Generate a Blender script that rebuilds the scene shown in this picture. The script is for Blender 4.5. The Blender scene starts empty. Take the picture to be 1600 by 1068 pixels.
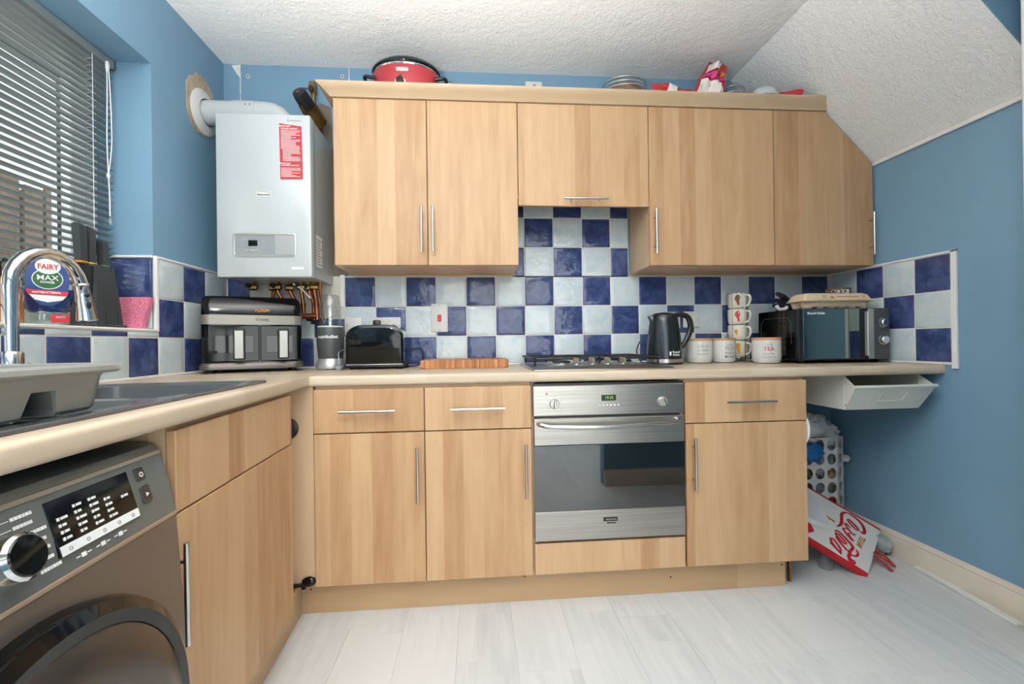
import bpy, bmesh, math, random
from mathutils import Vector, Matrix
PI = math.pi
rnd = random.Random(7)
S = bpy.context.scene
COL = S.collection

# ------------------------------------------------------------------ camera
cam_d = bpy.data.cameras.new('camera'); cam = bpy.data.objects.new('camera', cam_d); COL.objects.link(cam)
CX, CY, CZ, YAW, PITCH, ROLL, FPX = .5967, -2.2774, .9963, .0786, .0018, -.0135, 700.72
cy_, sy_ = math.cos(YAW), math.sin(YAW)
F = Vector((sy_, cy_, 0)); R = Vector((cy_, -sy_, 0)); U = Vector((0, 0, 1))
F2 = math.cos(PITCH)*F + math.sin(PITCH)*U; U2 = math.cos(PITCH)*U - math.sin(PITCH)*F
R3 = math.cos(ROLL)*R + math.sin(ROLL)*U2; U3 = math.cos(ROLL)*U2 - math.sin(ROLL)*R
mw = Matrix((R3, U3, -F2)).transposed().to_4x4(); mw.translation = (CX, CY, CZ)
cam.matrix_world = mw
cam_d.sensor_width = 36; cam_d.sensor_fit = 'HORIZONTAL'; cam_d.lens = 36*FPX/1600; cam_d.clip_start = .02
S.camera = cam

# ------------------------------------------------------------------ world, lights, exposure
wd = bpy.data.worlds.new('overcast_sky'); S.world = wd; wd.use_nodes = True
bg = wd.node_tree.nodes['Background']; bg.inputs[0].default_value = (.93, .97, 1, 1); bg.inputs[1].default_value = 1.5
S.view_settings.view_transform = 'Standard'; S.view_settings.look = 'None'
S.view_settings.gamma = 1; S.view_settings.use_curve_mapping = False
S.view_settings.exposure = .0

def area(name, loc, rot, sx, sy, power, col=(1, 1, 1), portal=False):
    l = bpy.data.lights.new(name, 'AREA'); l.shape = 'RECTANGLE'; l.size = sx; l.size_y = sy
    l.energy = power; l.color = col
    if portal: l.cycles.is_portal = True
    o = bpy.data.objects.new(name, l); COL.objects.link(o); o.location = loc; o.rotation_euler = rot
    return o
area('patio_daylight', (1.0, -4.25, 1.3), (PI/2, 0, 0), 2.2, 2.2, 54, (1, .985, .96))
area('window_portal', (-.93, -1.2, 1.56), (0, -PI/2, 0), 1.0, 1.4, 10, portal=True)
area('window_daylight', (-1.35, -1.25, 1.9), (0, -PI/2+.25, 0), 1.4, 1.8, 17, (.94, .98, 1))
ul = bpy.data.lights.new('added_ceiling_fill', 'SPOT'); ul.spot_size = 2.62; ul.spot_blend = 1.0; ul.energy = 610; ul.shadow_soft_size = .07; ul.color = (1, .98, .955)  # added fill spot, aimed upward to brighten the ceiling
ulo = bpy.data.objects.new('added_ceiling_fill', ul); COL.objects.link(ulo); ulo.location = (.32, -2.14, 1.20); ulo.rotation_euler = (PI, 0, 0)
sl_d = bpy.data.lights.new('added_glint_light', 'POINT'); sl_d.energy = 19; sl_d.shadow_soft_size = .045; sl_d.color = (1, .98, .95)  # added point light behind the camera, for tile glints and a brighter soffit
slo = bpy.data.objects.new('added_glint_light', sl_d); COL.objects.link(slo); slo.location = (.12, -2.95, 2.27)

# ------------------------------------------------------------------ materials
def lin(c):
    if isinstance(c, str):
        c = [int(c[i:i+2], 16)/255 for i in (0, 2, 4)]
    return tuple((x/12.92 if x <= .04045 else ((x+.055)/1.055)**2.4) for x in c[:3]) + (1,)
def new_mat(name):
    m = bpy.data.materials.new(name); m.use_nodes = True
    return m, m.node_tree, m.node_tree.nodes['Principled BSDF']
def pset(b, **k):
    n = {'col': 'Base Color', 'rough': 'Roughness', 'metal': 'Metallic', 'spec': 'Specular IOR Level', 'trans': 'Transmission Weight',
         'ior': 'IOR', 'coat': 'Coat Weight', 'croug': 'Coat Roughness', 'alpha': 'Alpha', 'emit': 'Emission Color', 'es': 'Emission Strength',
         'sheen': 'Sheen Weight', 'aniso': 'Anisotropic'}
    for a, v in k.items(): b.inputs[n[a]].default_value = v
def node(t, typ, **k):
    n = t.nodes.new(typ)
    for a, v in k.items(): setattr(n, a, v)
    return n
def tc(t, scale=(1, 1, 1), out='Object', rotz=0):
    c = node(t, 'ShaderNodeTexCoord'); m = node(t, 'ShaderNodeMapping'); m.inputs['Scale'].default_value = scale
    m.inputs['Rotation'].default_value[2] = rotz
    t.links.new(c.outputs[out], m.inputs[0]); return m.outputs[0]
def noise(t, vec, scale, detail=3, rough=.5, dist=0):
    n = node(t, 'ShaderNodeTexNoise'); n.inputs['Scale'].default_value = scale; n.inputs['Detail'].default_value = detail
    n.inputs['Roughness'].default_value = rough; n.inputs['Distortion'].default_value = dist
    if vec: t.links.new(vec, n.inputs['Vector'])
    return n.outputs[0]
def ramp(t, fac, stops):
    r = node(t, 'ShaderNodeValToRGB'); e = r.color_ramp.elements
    while len(e) < len(stops): e.new(.5)
    for i, (p, c) in enumerate(stops): e[i].position = p; e[i].color = c if len(c) == 4 else lin(c)
    t.links.new(fac, r.inputs[0]); return r.outputs[0]
def mix(t, fac, a, b, mode='MIX'):
    m = node(t, 'ShaderNodeMix', data_type='RGBA', blend_type=mode)
    for s, i in ((fac, 0), (a, 6), (b, 7)):
        if hasattr(s, 'links'): t.links.new(s, m.inputs[i])
        else: m.inputs[i].default_value = s
    return m.outputs[2]
def math_(t, op, a, b=0):
    m = node(t, 'ShaderNodeMath', operation=op)
    for i, s in enumerate((a, b)):
        if hasattr(s, 'links'): t.links.new(s, m.inputs[i])
        else: m.inputs[i].default_value = s
    return m.outputs[0]
def bump(t, b, h, strength, dist=.01):
    n = node(t, 'ShaderNodeBump'); n.inputs['Strength'].default_value = strength; n.inputs['Distance'].default_value = dist
    t.links.new(h, n.inputs['Height']); t.links.new(n.outputs[0], b.inputs['Normal'])
def orand(t): return node(t, 'ShaderNodeObjectInfo').outputs['Random']
M = {}
def plain(name, col, rough=.5, metal=0, nb=0, nscale=60, var=0, **k):
    m, t, b = new_mat(name); c = lin(col); pset(b, col=c, rough=rough, metal=metal, **k)
    if var:
        n = noise(t, tc(t), nscale*.15, 4)
        d = tuple(x*(1-var) for x in c[:3])+(1,); l = tuple(min(1, x*(1+var)) for x in c[:3])+(1,)
        t.links.new(ramp(t, n, [(.3, d), (.7, l)]), b.inputs['Base Color'])
    if nb: bump(t, b, noise(t, tc(t), nscale, 4), nb)
    M[name] = m; return m

def wood(name, dark, mid, light, strip=.085, axis='v', rough=.42, grain=1.0):
    """laminated timber: staves with their own tone, drawn-out grain; axis v: staves upright, h: staves along x and y"""
    m, t, b = new_mat(name)
    c = node(t, 'ShaderNodeTexCoord'); sp = node(t, 'ShaderNodeSeparateXYZ'); t.links.new(c.outputs['Object'], sp.inputs[0])
    rn = orand(t)
    if axis == 'v':
        s = math_(t, 'ADD', sp.outputs[0], sp.outputs[1]); l = sp.outputs[2]
    elif axis == 'x':
        s = math_(t, 'ADD', sp.outputs[1], sp.outputs[2]); l = sp.outputs[0]
    else:
        s = math_(t, 'ADD', sp.outputs[0], sp.outputs[2]); l = sp.outputs[1]
    s = math_(t, 'ADD', s, math_(t, 'MULTIPLY', rn, 7.3))
    cell = math_(t, 'FLOOR', math_(t, 'DIVIDE', s, strip))
    # staggered ends
    wn0 = node(t, 'ShaderNodeTexWhiteNoise', noise_dimensions='1D'); t.links.new(cell, wn0.inputs['W'])
    l2 = math_(t, 'ADD', math_(t, 'DIVIDE', l, 400 if axis == 'v' else .42), math_(t, 'MULTIPLY', wn0.outputs[0], 9.1))
    cv = node(t, 'ShaderNodeCombineXYZ'); t.links.new(cell, cv.inputs[0]); t.links.new(math_(t, 'FLOOR', l2), cv.inputs[1]); t.links.new(rn, cv.inputs[2])
    wn = node(t, 'ShaderNodeTexWhiteNoise', noise_dimensions='3D'); t.links.new(cv.outputs[0], wn.inputs['Vector'])
    gv = node(t, 'ShaderNodeCombineXYZ')
    t.links.new(math_(t, 'MULTIPLY', s, 38), gv.inputs[0]); t.links.new(math_(t, 'MULTIPLY', l, 2.2), gv.inputs[1])
    t.links.new(math_(t, 'MULTIPLY', wn.outputs[0], 20), gv.inputs[2])
    g = noise(t, gv.outputs[0], 1, 5, .6, .6)
    gv2 = node(t, 'ShaderNodeCombineXYZ')
    t.links.new(math_(t, 'MULTIPLY', s, 9), gv2.inputs[0]); t.links.new(math_(t, 'MULTIPLY', l, 1.6), gv2.inputs[1])
    t.links.new(math_(t, 'MULTIPLY', wn.outputs[0], 31), gv2.inputs[2])
    g2 = noise(t, gv2.outputs[0], 1.4, 2, .5, 1.5)
    f = math_(t, 'ADD', math_(t, 'MULTIPLY', wn.outputs[0], .34), math_(t, 'ADD', math_(t, 'MULTIPLY', g, .52*grain), math_(t, 'MULTIPLY', g2, .38*grain)))
    t.links.new(ramp(t, f, [(.34, dark), (.6, mid), (.86, light)]), b.inputs['Base Color'])
    pset(b, rough=rough, spec=.4)
    bump(t, b, g, .06, .002)
    M[name] = m; return m

wood('door_wood', 'a67e59', 'b8946e', 'c4a27d', strip=.075)
wood('pale_wood', 'c7a988', 'd0b494', 'd7bfa2', strip=.3, grain=.6)
wood('cornice_wood', 'bfa584', 'cab293', 'd3bfa2', strip=.2, axis='x', grain=.6)
wood('plinth_wood', 'b0926f', 'bfa07c', 'c9ac8a', strip=.3, axis='x', grain=.7)
wood('worktop_wood', 'bca990', 'c7b7a1', 'd0c2af', strip=.06, axis='x', rough=.3, grain=.6)
wood('worktop_wood_side', 'bca990', 'c7b7a1', 'd0c2af', strip=.06, axis='y', rough=.3, grain=.6)
wood('board_wood', '8e5830', 'b0764a', 'c58e60', strip=.021, axis='v', rough=.5)
wood('lid_wood', 'b07a48', 'c48d58', 'd09c68', strip=.4, axis='x', rough=.5)
wood('floor_wood', 'b3b6b6', 'c7c9c9', 'd3d4d3', strip=.5, axis='y', rough=.38, grain=1.3)
wood('fence_wood', '6b5748', '887160', 'a08870', strip=.4, axis='v', rough=.8)

def wall_paint(name, col, rough=.55):
    m, t, b = new_mat(name); v = tc(t)
    c = lin(col); d = tuple(x*.93 for x in c[:3])+(1,)
    t.links.new(ramp(t, noise(t, v, 2.2, 4), [(.35, d), (.65, c)]), b.inputs['Base Color'])
    pset(b, rough=rough); bump(t, b, noise(t, v, 160, 3), .12, .002); M[name] = m
wall_paint('blue_paint', '7599b1')
m, t, b = new_mat('ceiling_texture'); v = tc(t)
pset(b, col=lin('f3f2f0'), rough=.75)
n1 = noise(t, v, 55, 3, .6, 1.2); n2 = noise(t, v, 24, 2)
bump(t, b, math_(t, 'ADD', n1, math_(t, 'MULTIPLY', n2, .7)), .55, .012); M['ceiling_texture'] = m

def tile_mat(name, dark, mid, light, rim):
    m, t, b = new_mat(name); v = tc(t, out='Object')
    add = node(t, 'ShaderNodeVectorMath', operation='ADD'); t.links.new(v, add.inputs[0])
    rv = node(t, 'ShaderNodeCombineXYZ'); r = orand(t)
    for i, k in enumerate((13.7, 29.1, 47.9)): t.links.new(math_(t, 'MULTIPLY', r, k), rv.inputs[i])
    t.links.new(rv.outputs[0], add.inputs[1])
    n = noise(t, add.outputs[0], 17, 5, .62, .4)
    c = ramp(t, n, [(.28, dark), (.5, mid), (.74, light)])
    n2 = noise(t, add.outputs[0], 60, 2)
    c2 = mix(t, ramp(t, n2, [(.55, (0, 0, 0, 1)), (.75, (.5, .5, .5, 1))]), c, lin(rim))
    t.links.new(c2, b.inputs['Base Color'])
    pset(b, rough=.13, spec=.5)
    h = math_(t, 'ADD', noise(t, add.outputs[0], 26, 2), math_(t, 'MULTIPLY', noise(t, add.outputs[0], 70, 2), .25))
    bump(t, b, h, .32, .006); M[name] = m
tile_mat('tile_blue', '28325a', '3a4672', '56648c', '2e3866')
tile_mat('tile_pale', 'b5c6cf', 'c6d0d3', 'd0d5d4', 'b9c9d4')

m, t, b = new_mat('steel'); v = tc(t, (3, 3, 260)); pset(b, metal=1, rough=.32)
t.links.new(ramp(t, noise(t, v, 1, 3), [(.3, '9d9993'), (.7, 'b6b2ac')]), b.inputs['Base Color'])
bump(t, b, noise(t, tc(t, (2, 2, 400)), 1, 2), .04, .001); M['steel'] = m
plain('chrome', 'd8d8d8', .07, 1)
plain('handle_steel', 'c9c6c2', .22, 1)
plain('brass', '97794f', .35, 1, var=.3)
plain('copper', '9c6244', .38, 1, var=.35)
plain('black_gloss', '0b0c0d', .07, spec=.4)
plain('black_plastic', '17181a', .38)
plain('black_rubber', '101010', .7)
plain('iron', '24262a', .45, .3)
plain('white_plastic', 'd2d0cc', .35)
plain('white_enamel', 'b9bebf', .25, coat=.3)
plain('upvc', 'e9eae8', .3)
plain('gasket', '2c302f', .7)
plain('white_trim', 'e9e7e2', .4)
plain('cream_paint', 'dcd1c0', .45, var=.06)
plain('cream_metal', 'dcdacf', .4)
plain('grout', 'd9d5cc', .85, nb=.2)
plain('plaster', '766c61', .9, nb=.5, nscale=30, var=.3)
plain('filler', 'ad9a84', .95, nb=.6, nscale=60, var=.25)
plain('filler_white', 'dcdad2', .9, nb=.3)
plain('red_gloss', 'a5222e', .22, coat=.4)
plain('red_print', 'ba2a37', .5)
plain('coke_red', 'bb1a22', .5)
plain('orange_print', 'c9862a', .5)
plain('white_print', 'f2f2f0', .5)
plain('grey_print', '8a8f92', .5)
plain('black_print', '1c1c1e', .5)
plain('green_print', '1c5c34', .4)
plain('blue_print', '23407c', .4)
plain('pink_sponge', 'e07f9c', .95, nb=.9, nscale=160, var=.12)
plain('card', 'cdb99a', .9, nb=.25, nscale=120, var=.06)
plain('grey_tub', '84847f', .32, nb=.03, nscale=200)
plain('sink_black', '4d5153', .2, nb=.05, nscale=300)
plain('dark_grey', '46494b', .4)
plain('silver_plastic', 'b9b8b5', .34, .6)
plain('washer_body', '787067', .3, .55)
plain('washer_panel', '6f7472', .34, .4)
plain('washer_ring', '55504d', .28, .7)
plain('champagne', 'b5a997', .3, .7)
plain('airfryer_base', '5e5852', .35, .5)
plain('knife_grey', '34373a', .5)
plain('glove', '15182a', .9)
plain('ceramic', 'd2d0cc', .2, coat=.3)
plain('mug_cream', 'e0d9c6', .18, coat=.4)
plain('cloth_white', 'dcdbd8', .8)
plain('bag_white', 'd2d3d6', .35, var=.08)
plain('bag_blue', '1d5f9e', .35)
plain('bag_grey', '9aa09f', .4, var=.2)
plain('crisp_red', 'b51f28', .25, coat=.3, var=.3)
plain('crisp_pink', 'c92c7c', .3)
plain('crisp_cream', 'e4ddd6', .35)
plain('pie_brown', '7b5738', .8, var=.4)
plain('concrete', 'a9a8a2', .9)
plain('lens_white', 'f4efe6', .4, emit=(1, .955, .90, 1), es=3)
plain('lcd', '1c2412', .3)
plain('lcd_green', '7fae4a', .5, emit=(.35, .6, .15, 1), es=.5)
plain('mirror_glass', '1d2526', .03, .35)
plain('mirror_door', '8a9591', .04, 1)
plain('switch_red', 'c23a2c', .4)
plain('leopard_gold', 'c9a777', .4)
plain('slat_grey', '98a09f', .3, .35)
plain('amber', 'b87a35', .15, trans=.45)
plain('soap_blue', '16418f', .1, trans=.35)
def glass(name, col=(1, 1, 1, 1), rough=0.0, ior=1.45, thin=True, tint=.12):
    m, t, b = new_mat(name)
    if thin:
        out = t.nodes['Material Output']; tr = node(t, 'ShaderNodeBsdfTransparent'); gl = node(t, 'ShaderNodeBsdfGlossy'); ms = node(t, 'ShaderNodeMixShader')
        tr.inputs[0].default_value = col; gl.inputs['Roughness'].default_value = rough+.03
        fr = node(t, 'ShaderNodeLayerWeight')
        t.links.new(math_(t, 'ADD', math_(t, 'MULTIPLY', math_(t, 'POWER', fr.outputs['Facing'], 4), .6), .03+tint*.2), ms.inputs[0]); t.links.new(tr.outputs[0], ms.inputs[1]); t.links.new(gl.outputs[0], ms.inputs[2])
        t.links.new(ms.outputs[0], out.inputs[0])
    else: pset(b, col=col, rough=rough, trans=1, ior=ior)
    M[name] = m
glass('pane_glass', (.96, .98, .97, 1))
glass('clear_plastic', (.93, .94, .94, 1), tint=.5)
glass('oven_glass', (.30, .32, .32, 1), tint=.6)
glass('bottle_clear', (.80, .88, .84, 1), tint=.4)
glass('smoke_glass', (.10, .11, .11, 1), tint=.15)

# ------------------------------------------------------------------ mesh builder
class MB:
    def __init__(s, mx=None): s.v = []; s.f = []; s.M = mx or Matrix()
    def add(s, vs, fs):
        o = len(s.v); s.v += [s.M @ Vector(v) for v in vs]; s.f += [tuple(i+o for i in f) for f in fs]; return s
    def box(s, x0, x1, y0, y1, z0, z1, b=0, seg=1):
        x0, x1 = min(x0, x1), max(x0, x1); y0, y1 = min(y0, y1), max(y0, y1); z0, z1 = min(z0, z1), max(z0, z1)
        vs = [(x, y, z) for z in (z0, z1) for y in (y0, y1) for x in (x0, x1)]
        fs = [(0, 2, 3, 1), (4, 5, 7, 6), (0, 1, 5, 4), (2, 6, 7, 3), (0, 4, 6, 2), (1, 3, 7, 5)]
        if not b: return s.add(vs, fs)
        bm = bmesh.new(); bv = [bm.verts.new(v) for v in vs]
        for f in fs: bm.faces.new([bv[i] for i in f])
        bmesh.ops.bevel(bm, geom=bm.edges[:], offset=b, segments=seg, affect='EDGES', profile=.5)
        bm.verts.index_update()
        r = s.add([v.co[:] for v in bm.verts], [[v.index for v in f.verts] for f in bm.faces]); bm.free(); return r
    def prism(s, poly, axis, lo, hi):
        n = len(poly)
        def P(a, b, h): return {'x': (h, a, b), 'y': (a, h, b), 'z': (a, b, h)}[axis]
        return s.add([P(a, b, lo) for a, b in poly]+[P(a, b, hi) for a, b in poly],
                     [tuple(range(n))[::-1], tuple(range(n, 2*n))]+[(i, (i+1) % n, n+(i+1) % n, n+i) for i in range(n)])
    def loft(s, loops, cap0=True, cap1=True, closed=True):
        n = len(loops[0]); vs = [p for l in loops for p in l]; fs = []
        for k in range(len(loops)-1):
            for i in range(n if closed else n-1):
                j = (i+1) % n; fs.append((k*n+i, k*n+j, (k+1)*n+j, (k+1)*n+i))
        if cap0: fs.append(tuple(range(n))[::-1])
        if cap1: fs.append(tuple(range((len(loops)-1)*n, len(loops)*n)))
        return s.add(vs, fs)
    def lathe(s, prof, c=(0, 0, 0), n=24, sx=1, sy=1, cap0=True, cap1=True, axis=None):
        q = Matrix() if axis is None else Vector((0, 0, 1)).rotation_difference(Vector(axis).normalized()).to_matrix().to_4x4()
        T = Matrix.Translation(c) @ q
        loops = [[T @ Vector((r*sx*math.cos(2*PI*i/n), r*sy*math.sin(2*PI*i/n), z)) for i in range(n)] for r, z in prof]
        return s.loft(loops, cap0, cap1)
    def cyl(s, p0, p1, r, r1=None, n=14):
        p0, p1 = Vector(p0), Vector(p1)
        return s.lathe([(r, 0), (r1 if r1 is not None else r, (p1-p0).length)], p0, n, axis=p1-p0)
    def ring(s, p0, p1, ro, ri, n=28):
        p0, p1 = Vector(p0), Vector(p1); h = (p1-p0).length
        q = Vector((0, 0, 1)).rotation_difference((p1-p0).normalized()).to_matrix().to_4x4(); T = Matrix.Translation(p0) @ q
        lp = [[T @ Vector((r*math.cos(2*PI*i/n), r*math.sin(2*PI*i/n), z)) for i in range(n)] for r, z in ((ri, 0), (ro, 0), (ro, h), (ri, h), (ri, 0))]
        return s.loft(lp, False, False)
    def tube(s, pts, r, n=8, closed=False, caps=True, flat=1):
        pts = [Vector(p) for p in pts]; m = len(pts); loops = []; up = None
        for i in range(m):
            a = pts[(i-1) % m] if (i > 0 or closed) else pts[i]; c = pts[(i+1) % m] if (i < m-1 or closed) else pts[i]
            d = (c-a).normalized()
            if up is None:
                up = Vector((0, 0, 1)) if abs(d.z) < .9 else Vector((0, 1, 0))
            u = (up-d*up.dot(d)).normalized(); w = d.cross(u); up = u
            rr = r[i] if isinstance(r, (list, tuple)) else r
            loops.append([pts[i]+rr*(math.cos(2*PI*k/n)*u*flat+math.sin(2*PI*k/n)*w) for k in range(n)])
        if closed: loops.append(loops[0])
        return s.loft(loops, caps and not closed, caps and not closed)
    def ball(s, c, rx, ry=None, rz=None, n=14, m=8):
        ry = ry or rx; rz = rz or rx
        return s.loft([[(c[0]+rx*math.sin(PI*k/m)*math.cos(2*PI*i/n), c[1]+ry*math.sin(PI*k/m)*math.sin(2*PI*i/n), c[2]-rz*math.cos(PI*k/m)) for i in range(n)]
                       for k in range(1, m)])
def rr(x0, x1, y0, y1, r, z=0, n=5):
    """rounded rectangle loop in xy at height z"""
    out = []
    for cx, cy, a in ((x1-r, y1-r, 0), (x0+r, y1-r, PI/2), (x0+r, y0+r, PI), (x1-r, y0+r, 1.5*PI)):
        for k in range(n+1):
            t = a+PI/2*k/n; out.append((cx+r*math.cos(t), cy+r*math.sin(t), z))
    return out
def spline(pts, k=6, closed=False):
    pts = [Vector(p) for p in pts]; n = len(pts); out = []
    for i in range(n if closed else n-1):
        p = [pts[(i+j) % n] if closed else pts[min(max(i+j, 0), n-1)] for j in (-1, 0, 1, 2)]
        for s_ in range(k):
            t = s_/k
            out.append(.5*((2*p[1])+(-p[0]+p[2])*t+(2*p[0]-5*p[1]+4*p[2]-p[3])*t*t+(-p[0]+3*p[1]-3*p[2]+p[3])*t**3))
    if not closed: out.append(pts[-1])
    return out

ROOT = {}
def finish(me, ang):
    bm = bmesh.new(); bm.from_mesh(me); bmesh.ops.recalc_face_normals(bm, faces=bm.faces)
    if ang:
        a = math.radians(ang)
        for f in bm.faces: f.smooth = True
        for e in bm.edges:
            if len(e.link_faces) == 2 and e.calc_face_angle(0) > a: e.smooth = False
    bm.to_mesh(me); bm.free()
def setp(o, label=None, cat=None, group=None, kind=None):
    if label: o['label'] = label
    if cat: o['category'] = cat
    if group: o['group'] = group
    if kind: o['kind'] = kind
    return o
def root_of(o):
    while o.parent: o = o.parent
    return o
def part(name, mb, m, parent=None, base=(0, 0, 0), ang=35, label=None, recalc=True):
    """one mesh object; builder coordinates are world coordinates, the origin is the thing's base"""
    off = ROOT[root_of(parent).name] if parent else Vector(base)
    me = bpy.data.meshes.new(name); me.from_pydata([(v-off)[:] for v in mb.v], [], mb.f); me.update()
    finish(me, ang)
    mm = M[m] if isinstance(m, str) else m
    me.materials.append(mm)
    o = bpy.data.objects.new(name, me); COL.objects.link(o)
    if parent: o.parent = parent
    else: o.location = off; ROOT[o.name] = off
    if label: o['label'] = label
    return o
def thing(name, label, cat, base, group=None):
    o = bpy.data.objects.new(name, None); o.empty_display_size = .05; COL.objects.link(o); o.location = base
    ROOT[o.name] = Vector(base); return setp(o, label, cat, group)
def sthing(name, base):
    o = thing(name, None, None, base); o['kind'] = 'structure'; return o
def struct(name, mb, m, **k): return setp(part(name, mb, m, **k), kind='structure')
def inst(name, src_me, m, parent, loc, rot=(0, 0, 0)):
    """a repeated piece that shares mesh data"""
    o = bpy.data.objects.new(name, src_me); COL.objects.link(o); o.parent = parent
    o.location = Vector(loc)-ROOT[root_of(parent).name]; o.rotation_euler = rot; return o
def mesh_of(mb, m, ang=35):
    me = bpy.data.meshes.new('piece'); me.from_pydata([v[:] for v in mb.v], [], mb.f); me.update(); finish(me, ang)
    me.materials.append(M[m]); return me
def frame(o, x, y):
    """matrix with local x, y axes, z out of the surface"""
    x = Vector(x).normalized(); z = x.cross(Vector(y)).normalized(); y = z.cross(x)
    m = Matrix((x, y, z)).transposed().to_4x4(); m.translation = o; return m
def text_mb(txt, size, mx, mb=None, align='CENTER', ext=.0004, bold=0, sx=1):
    cu = bpy.data.curves.new('lettering', 'FONT'); cu.body = txt; cu.size = size; cu.align_x = align; cu.align_y = 'CENTER'
    cu.resolution_u = 2; cu.extrude = ext; cu.offset = bold*size; cu.space_line = .9
    o = bpy.data.objects.new('lettering', cu); me = bpy.data.meshes.new_from_object(o)
    mb = mb or MB(); old = mb.M; mb.M = mx @ Matrix.Diagonal((sx, 1, 1, 1))
    mb.add([v.co[:] for v in me.vertices], [tuple(p.vertices) for p in me.polygons]); mb.M = old
    bpy.data.objects.remove(o); bpy.data.curves.remove(cu); bpy.data.meshes.remove(me); return mb
def lettering(txt, size, mx, m, parent, name='lettering', **k):
    return part(name, text_mb(txt, size, mx, **k), m, parent, ang=0)
FRONT = lambda x, y, z: frame((x, y, z), (1, 0, 0), (0, 0, 1))       # facing -y
def difference(o, cutters):
    """carve builder shapes out of an object and drop the cutter"""
    for c in cutters:
        md = o.modifiers.new('carve', 'BOOLEAN'); md.operation = 'DIFFERENCE'; md.object = c; md.solver = 'EXACT'
    dg = bpy.context.evaluated_depsgraph_get(); dg.update()
    me = bpy.data.meshes.new_from_object(o.evaluated_get(dg)); o.modifiers.clear(); o.data = me
    for c in cutters: bpy.data.objects.remove(c)

# ------------------------------------------------------------------ dimensions
XL, XR, ZC = -.611, 2.494, 2.369
T_, TX, TZ = .1489, .0999, 1.1828          # tile pitch and grid origin
YB = -4.1                                  # far end of the room behind the camera
ZTOP = .885
def ZW(x): return ZTOP
TH = .045
ML = Matrix.Translation((-.010, -.605, 0)) @ Matrix.Rotation(TH, 4, 'Z')   # frame of the left run: x out of its front, y along
MLV = lambda x, y, z: ML @ Vector((x, y, z))

# ------------------------------------------------------------------ room shell
mb = MB().box(XL-.35, XR+.2, YB-.2, .2, -.12, -.012)
floor = struct('floor', mb, 'grout', base=(0, 0, 0))
plank = {}
py_w = .19
for i in range(17):
    x0 = -.62+i*py_w; x1 = min(x0+py_w, XR)
    if x1-x0 < .02: continue
    y = 0-.37*((i*7) % 5)/1.6
    y1 = 0
    while y1 > YB+.01:
        y0 = max((y-1.25) if y1 == 0 and y > -.2 else ((y if y1 == 0 else y1-1.25)), YB)
        if y1-y0 > .05:
            key = (round(x1-x0, 3), round(y1-y0, 3))
            if key not in plank:
                w, h = key; plank[key] = mesh_of(MB().box(.0002, w-.0002, .0002, h-.0002, -.012, 0, .0005), 'floor_wood')
            inst('plank', plank[key], None, floor, (x0, y0, 0))
        y1 = y0
mb = MB()
WY0, WY1, WZ0, WZ1 = -1.95, -.492, 1.055, 2.065     # window opening
mb.box(XL-.27, XL, WY1, .2, 0, ZC); mb.box(XL-.27, XL, YB, WY0, 0, ZC)
mb.box(XL-.27, XL, WY0, WY1, 0, WZ0); mb.box(XL-.27, XL, WY0, WY1, WZ1, ZC)
wall_left = struct('wall_left', mb, 'blue_paint')
wall_back = struct('wall_back', MB().box(XL, XR+.2, .0, .2, 0, ZC), 'blue_paint')
wall_right = struct('wall_right', MB().box(XR, XR+.2, YB, 0, 0, ZC), 'blue_paint')
mb = MB(); mb.box(XL, -.1, YB-.2, YB, 0, ZC); mb.box(2.1, XR, YB-.2, YB, 0, ZC); mb.box(-.1, 2.1, YB-.2, YB, 2.25, ZC)
struct('wall_front', mb, 'blue_paint')
struct('ceiling', MB().box(XL-.27, XR+.2, YB-.2, .2, ZC, ZC+.1), 'ceiling_texture')
# sloped underside of the stairs with its vertical cheek
SX = 1.955; SY = -.953
sl = struct('trim_1', MB().prism([(SX, ZC), (XR, 1.825), (XR, 1.85), (SX+.03, ZC)], 'y', SY, 0), 'ceiling_texture')
struct('trim_2', MB().prism([(SX, ZC), (XR, 1.825), (XR, ZC)], 'y', SY-.003, SY-.0004), 'blue_paint')
struct('trim_3', MB().box(XR-.012, XR, SY, -.0, 1.812, 1.83, .002), 'white_trim')
# door lining at the right edge
mb = MB().box(2.312, XR, -1.06, -1.0, 0, ZC, .004)
mb.box(2.30, 2.312, -1.045, -1.015, 0, ZC)
struct('door_2', mb, 'upvc')
# skirting with moulded top
def skirt(name, axis, lo, hi, face, sgn, m='cream_paint'):
    pr = [(0, 0), (.016, 0), (.016, .082), (.012, .09), (.014, .096), (.009, .104), (.005, .113), (0, .113)]
    return struct(name, MB().prism([(face+sgn*a, b) for a, b in pr], axis, lo, hi), m)
skirt('baseboard_right', 'y', -1.0, 0, XR, -1)
skirt('baseboard_back', 'x', 1.92, XR-.02, 0, -1)
struct('wall_front.001', MB().box(1.46, XR, -2.05, -1.95, 0, ZC), 'blue_paint')
skirt('baseboard_front', 'x', 1.46, XR-.017, -1.95, 1)
skirt('baseboard_left', 'y', YB, -2.1, XL, 1)
skirt('baseboard_right.001', 'y', YB, -1.06, XR, -1)
o = part('loose_skirting_strip', MB(frame((2.452, -.88, 0), (.09, 1, 0), (-1, .09, 0))).box(0, .40, -.004, .024, .0005, .012, .002), 'white_trim', base=(2.46, -.7, 0))
setp(o, 'loose white edging strip lying on the floor along the right skirting', 'trim strip')

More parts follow.
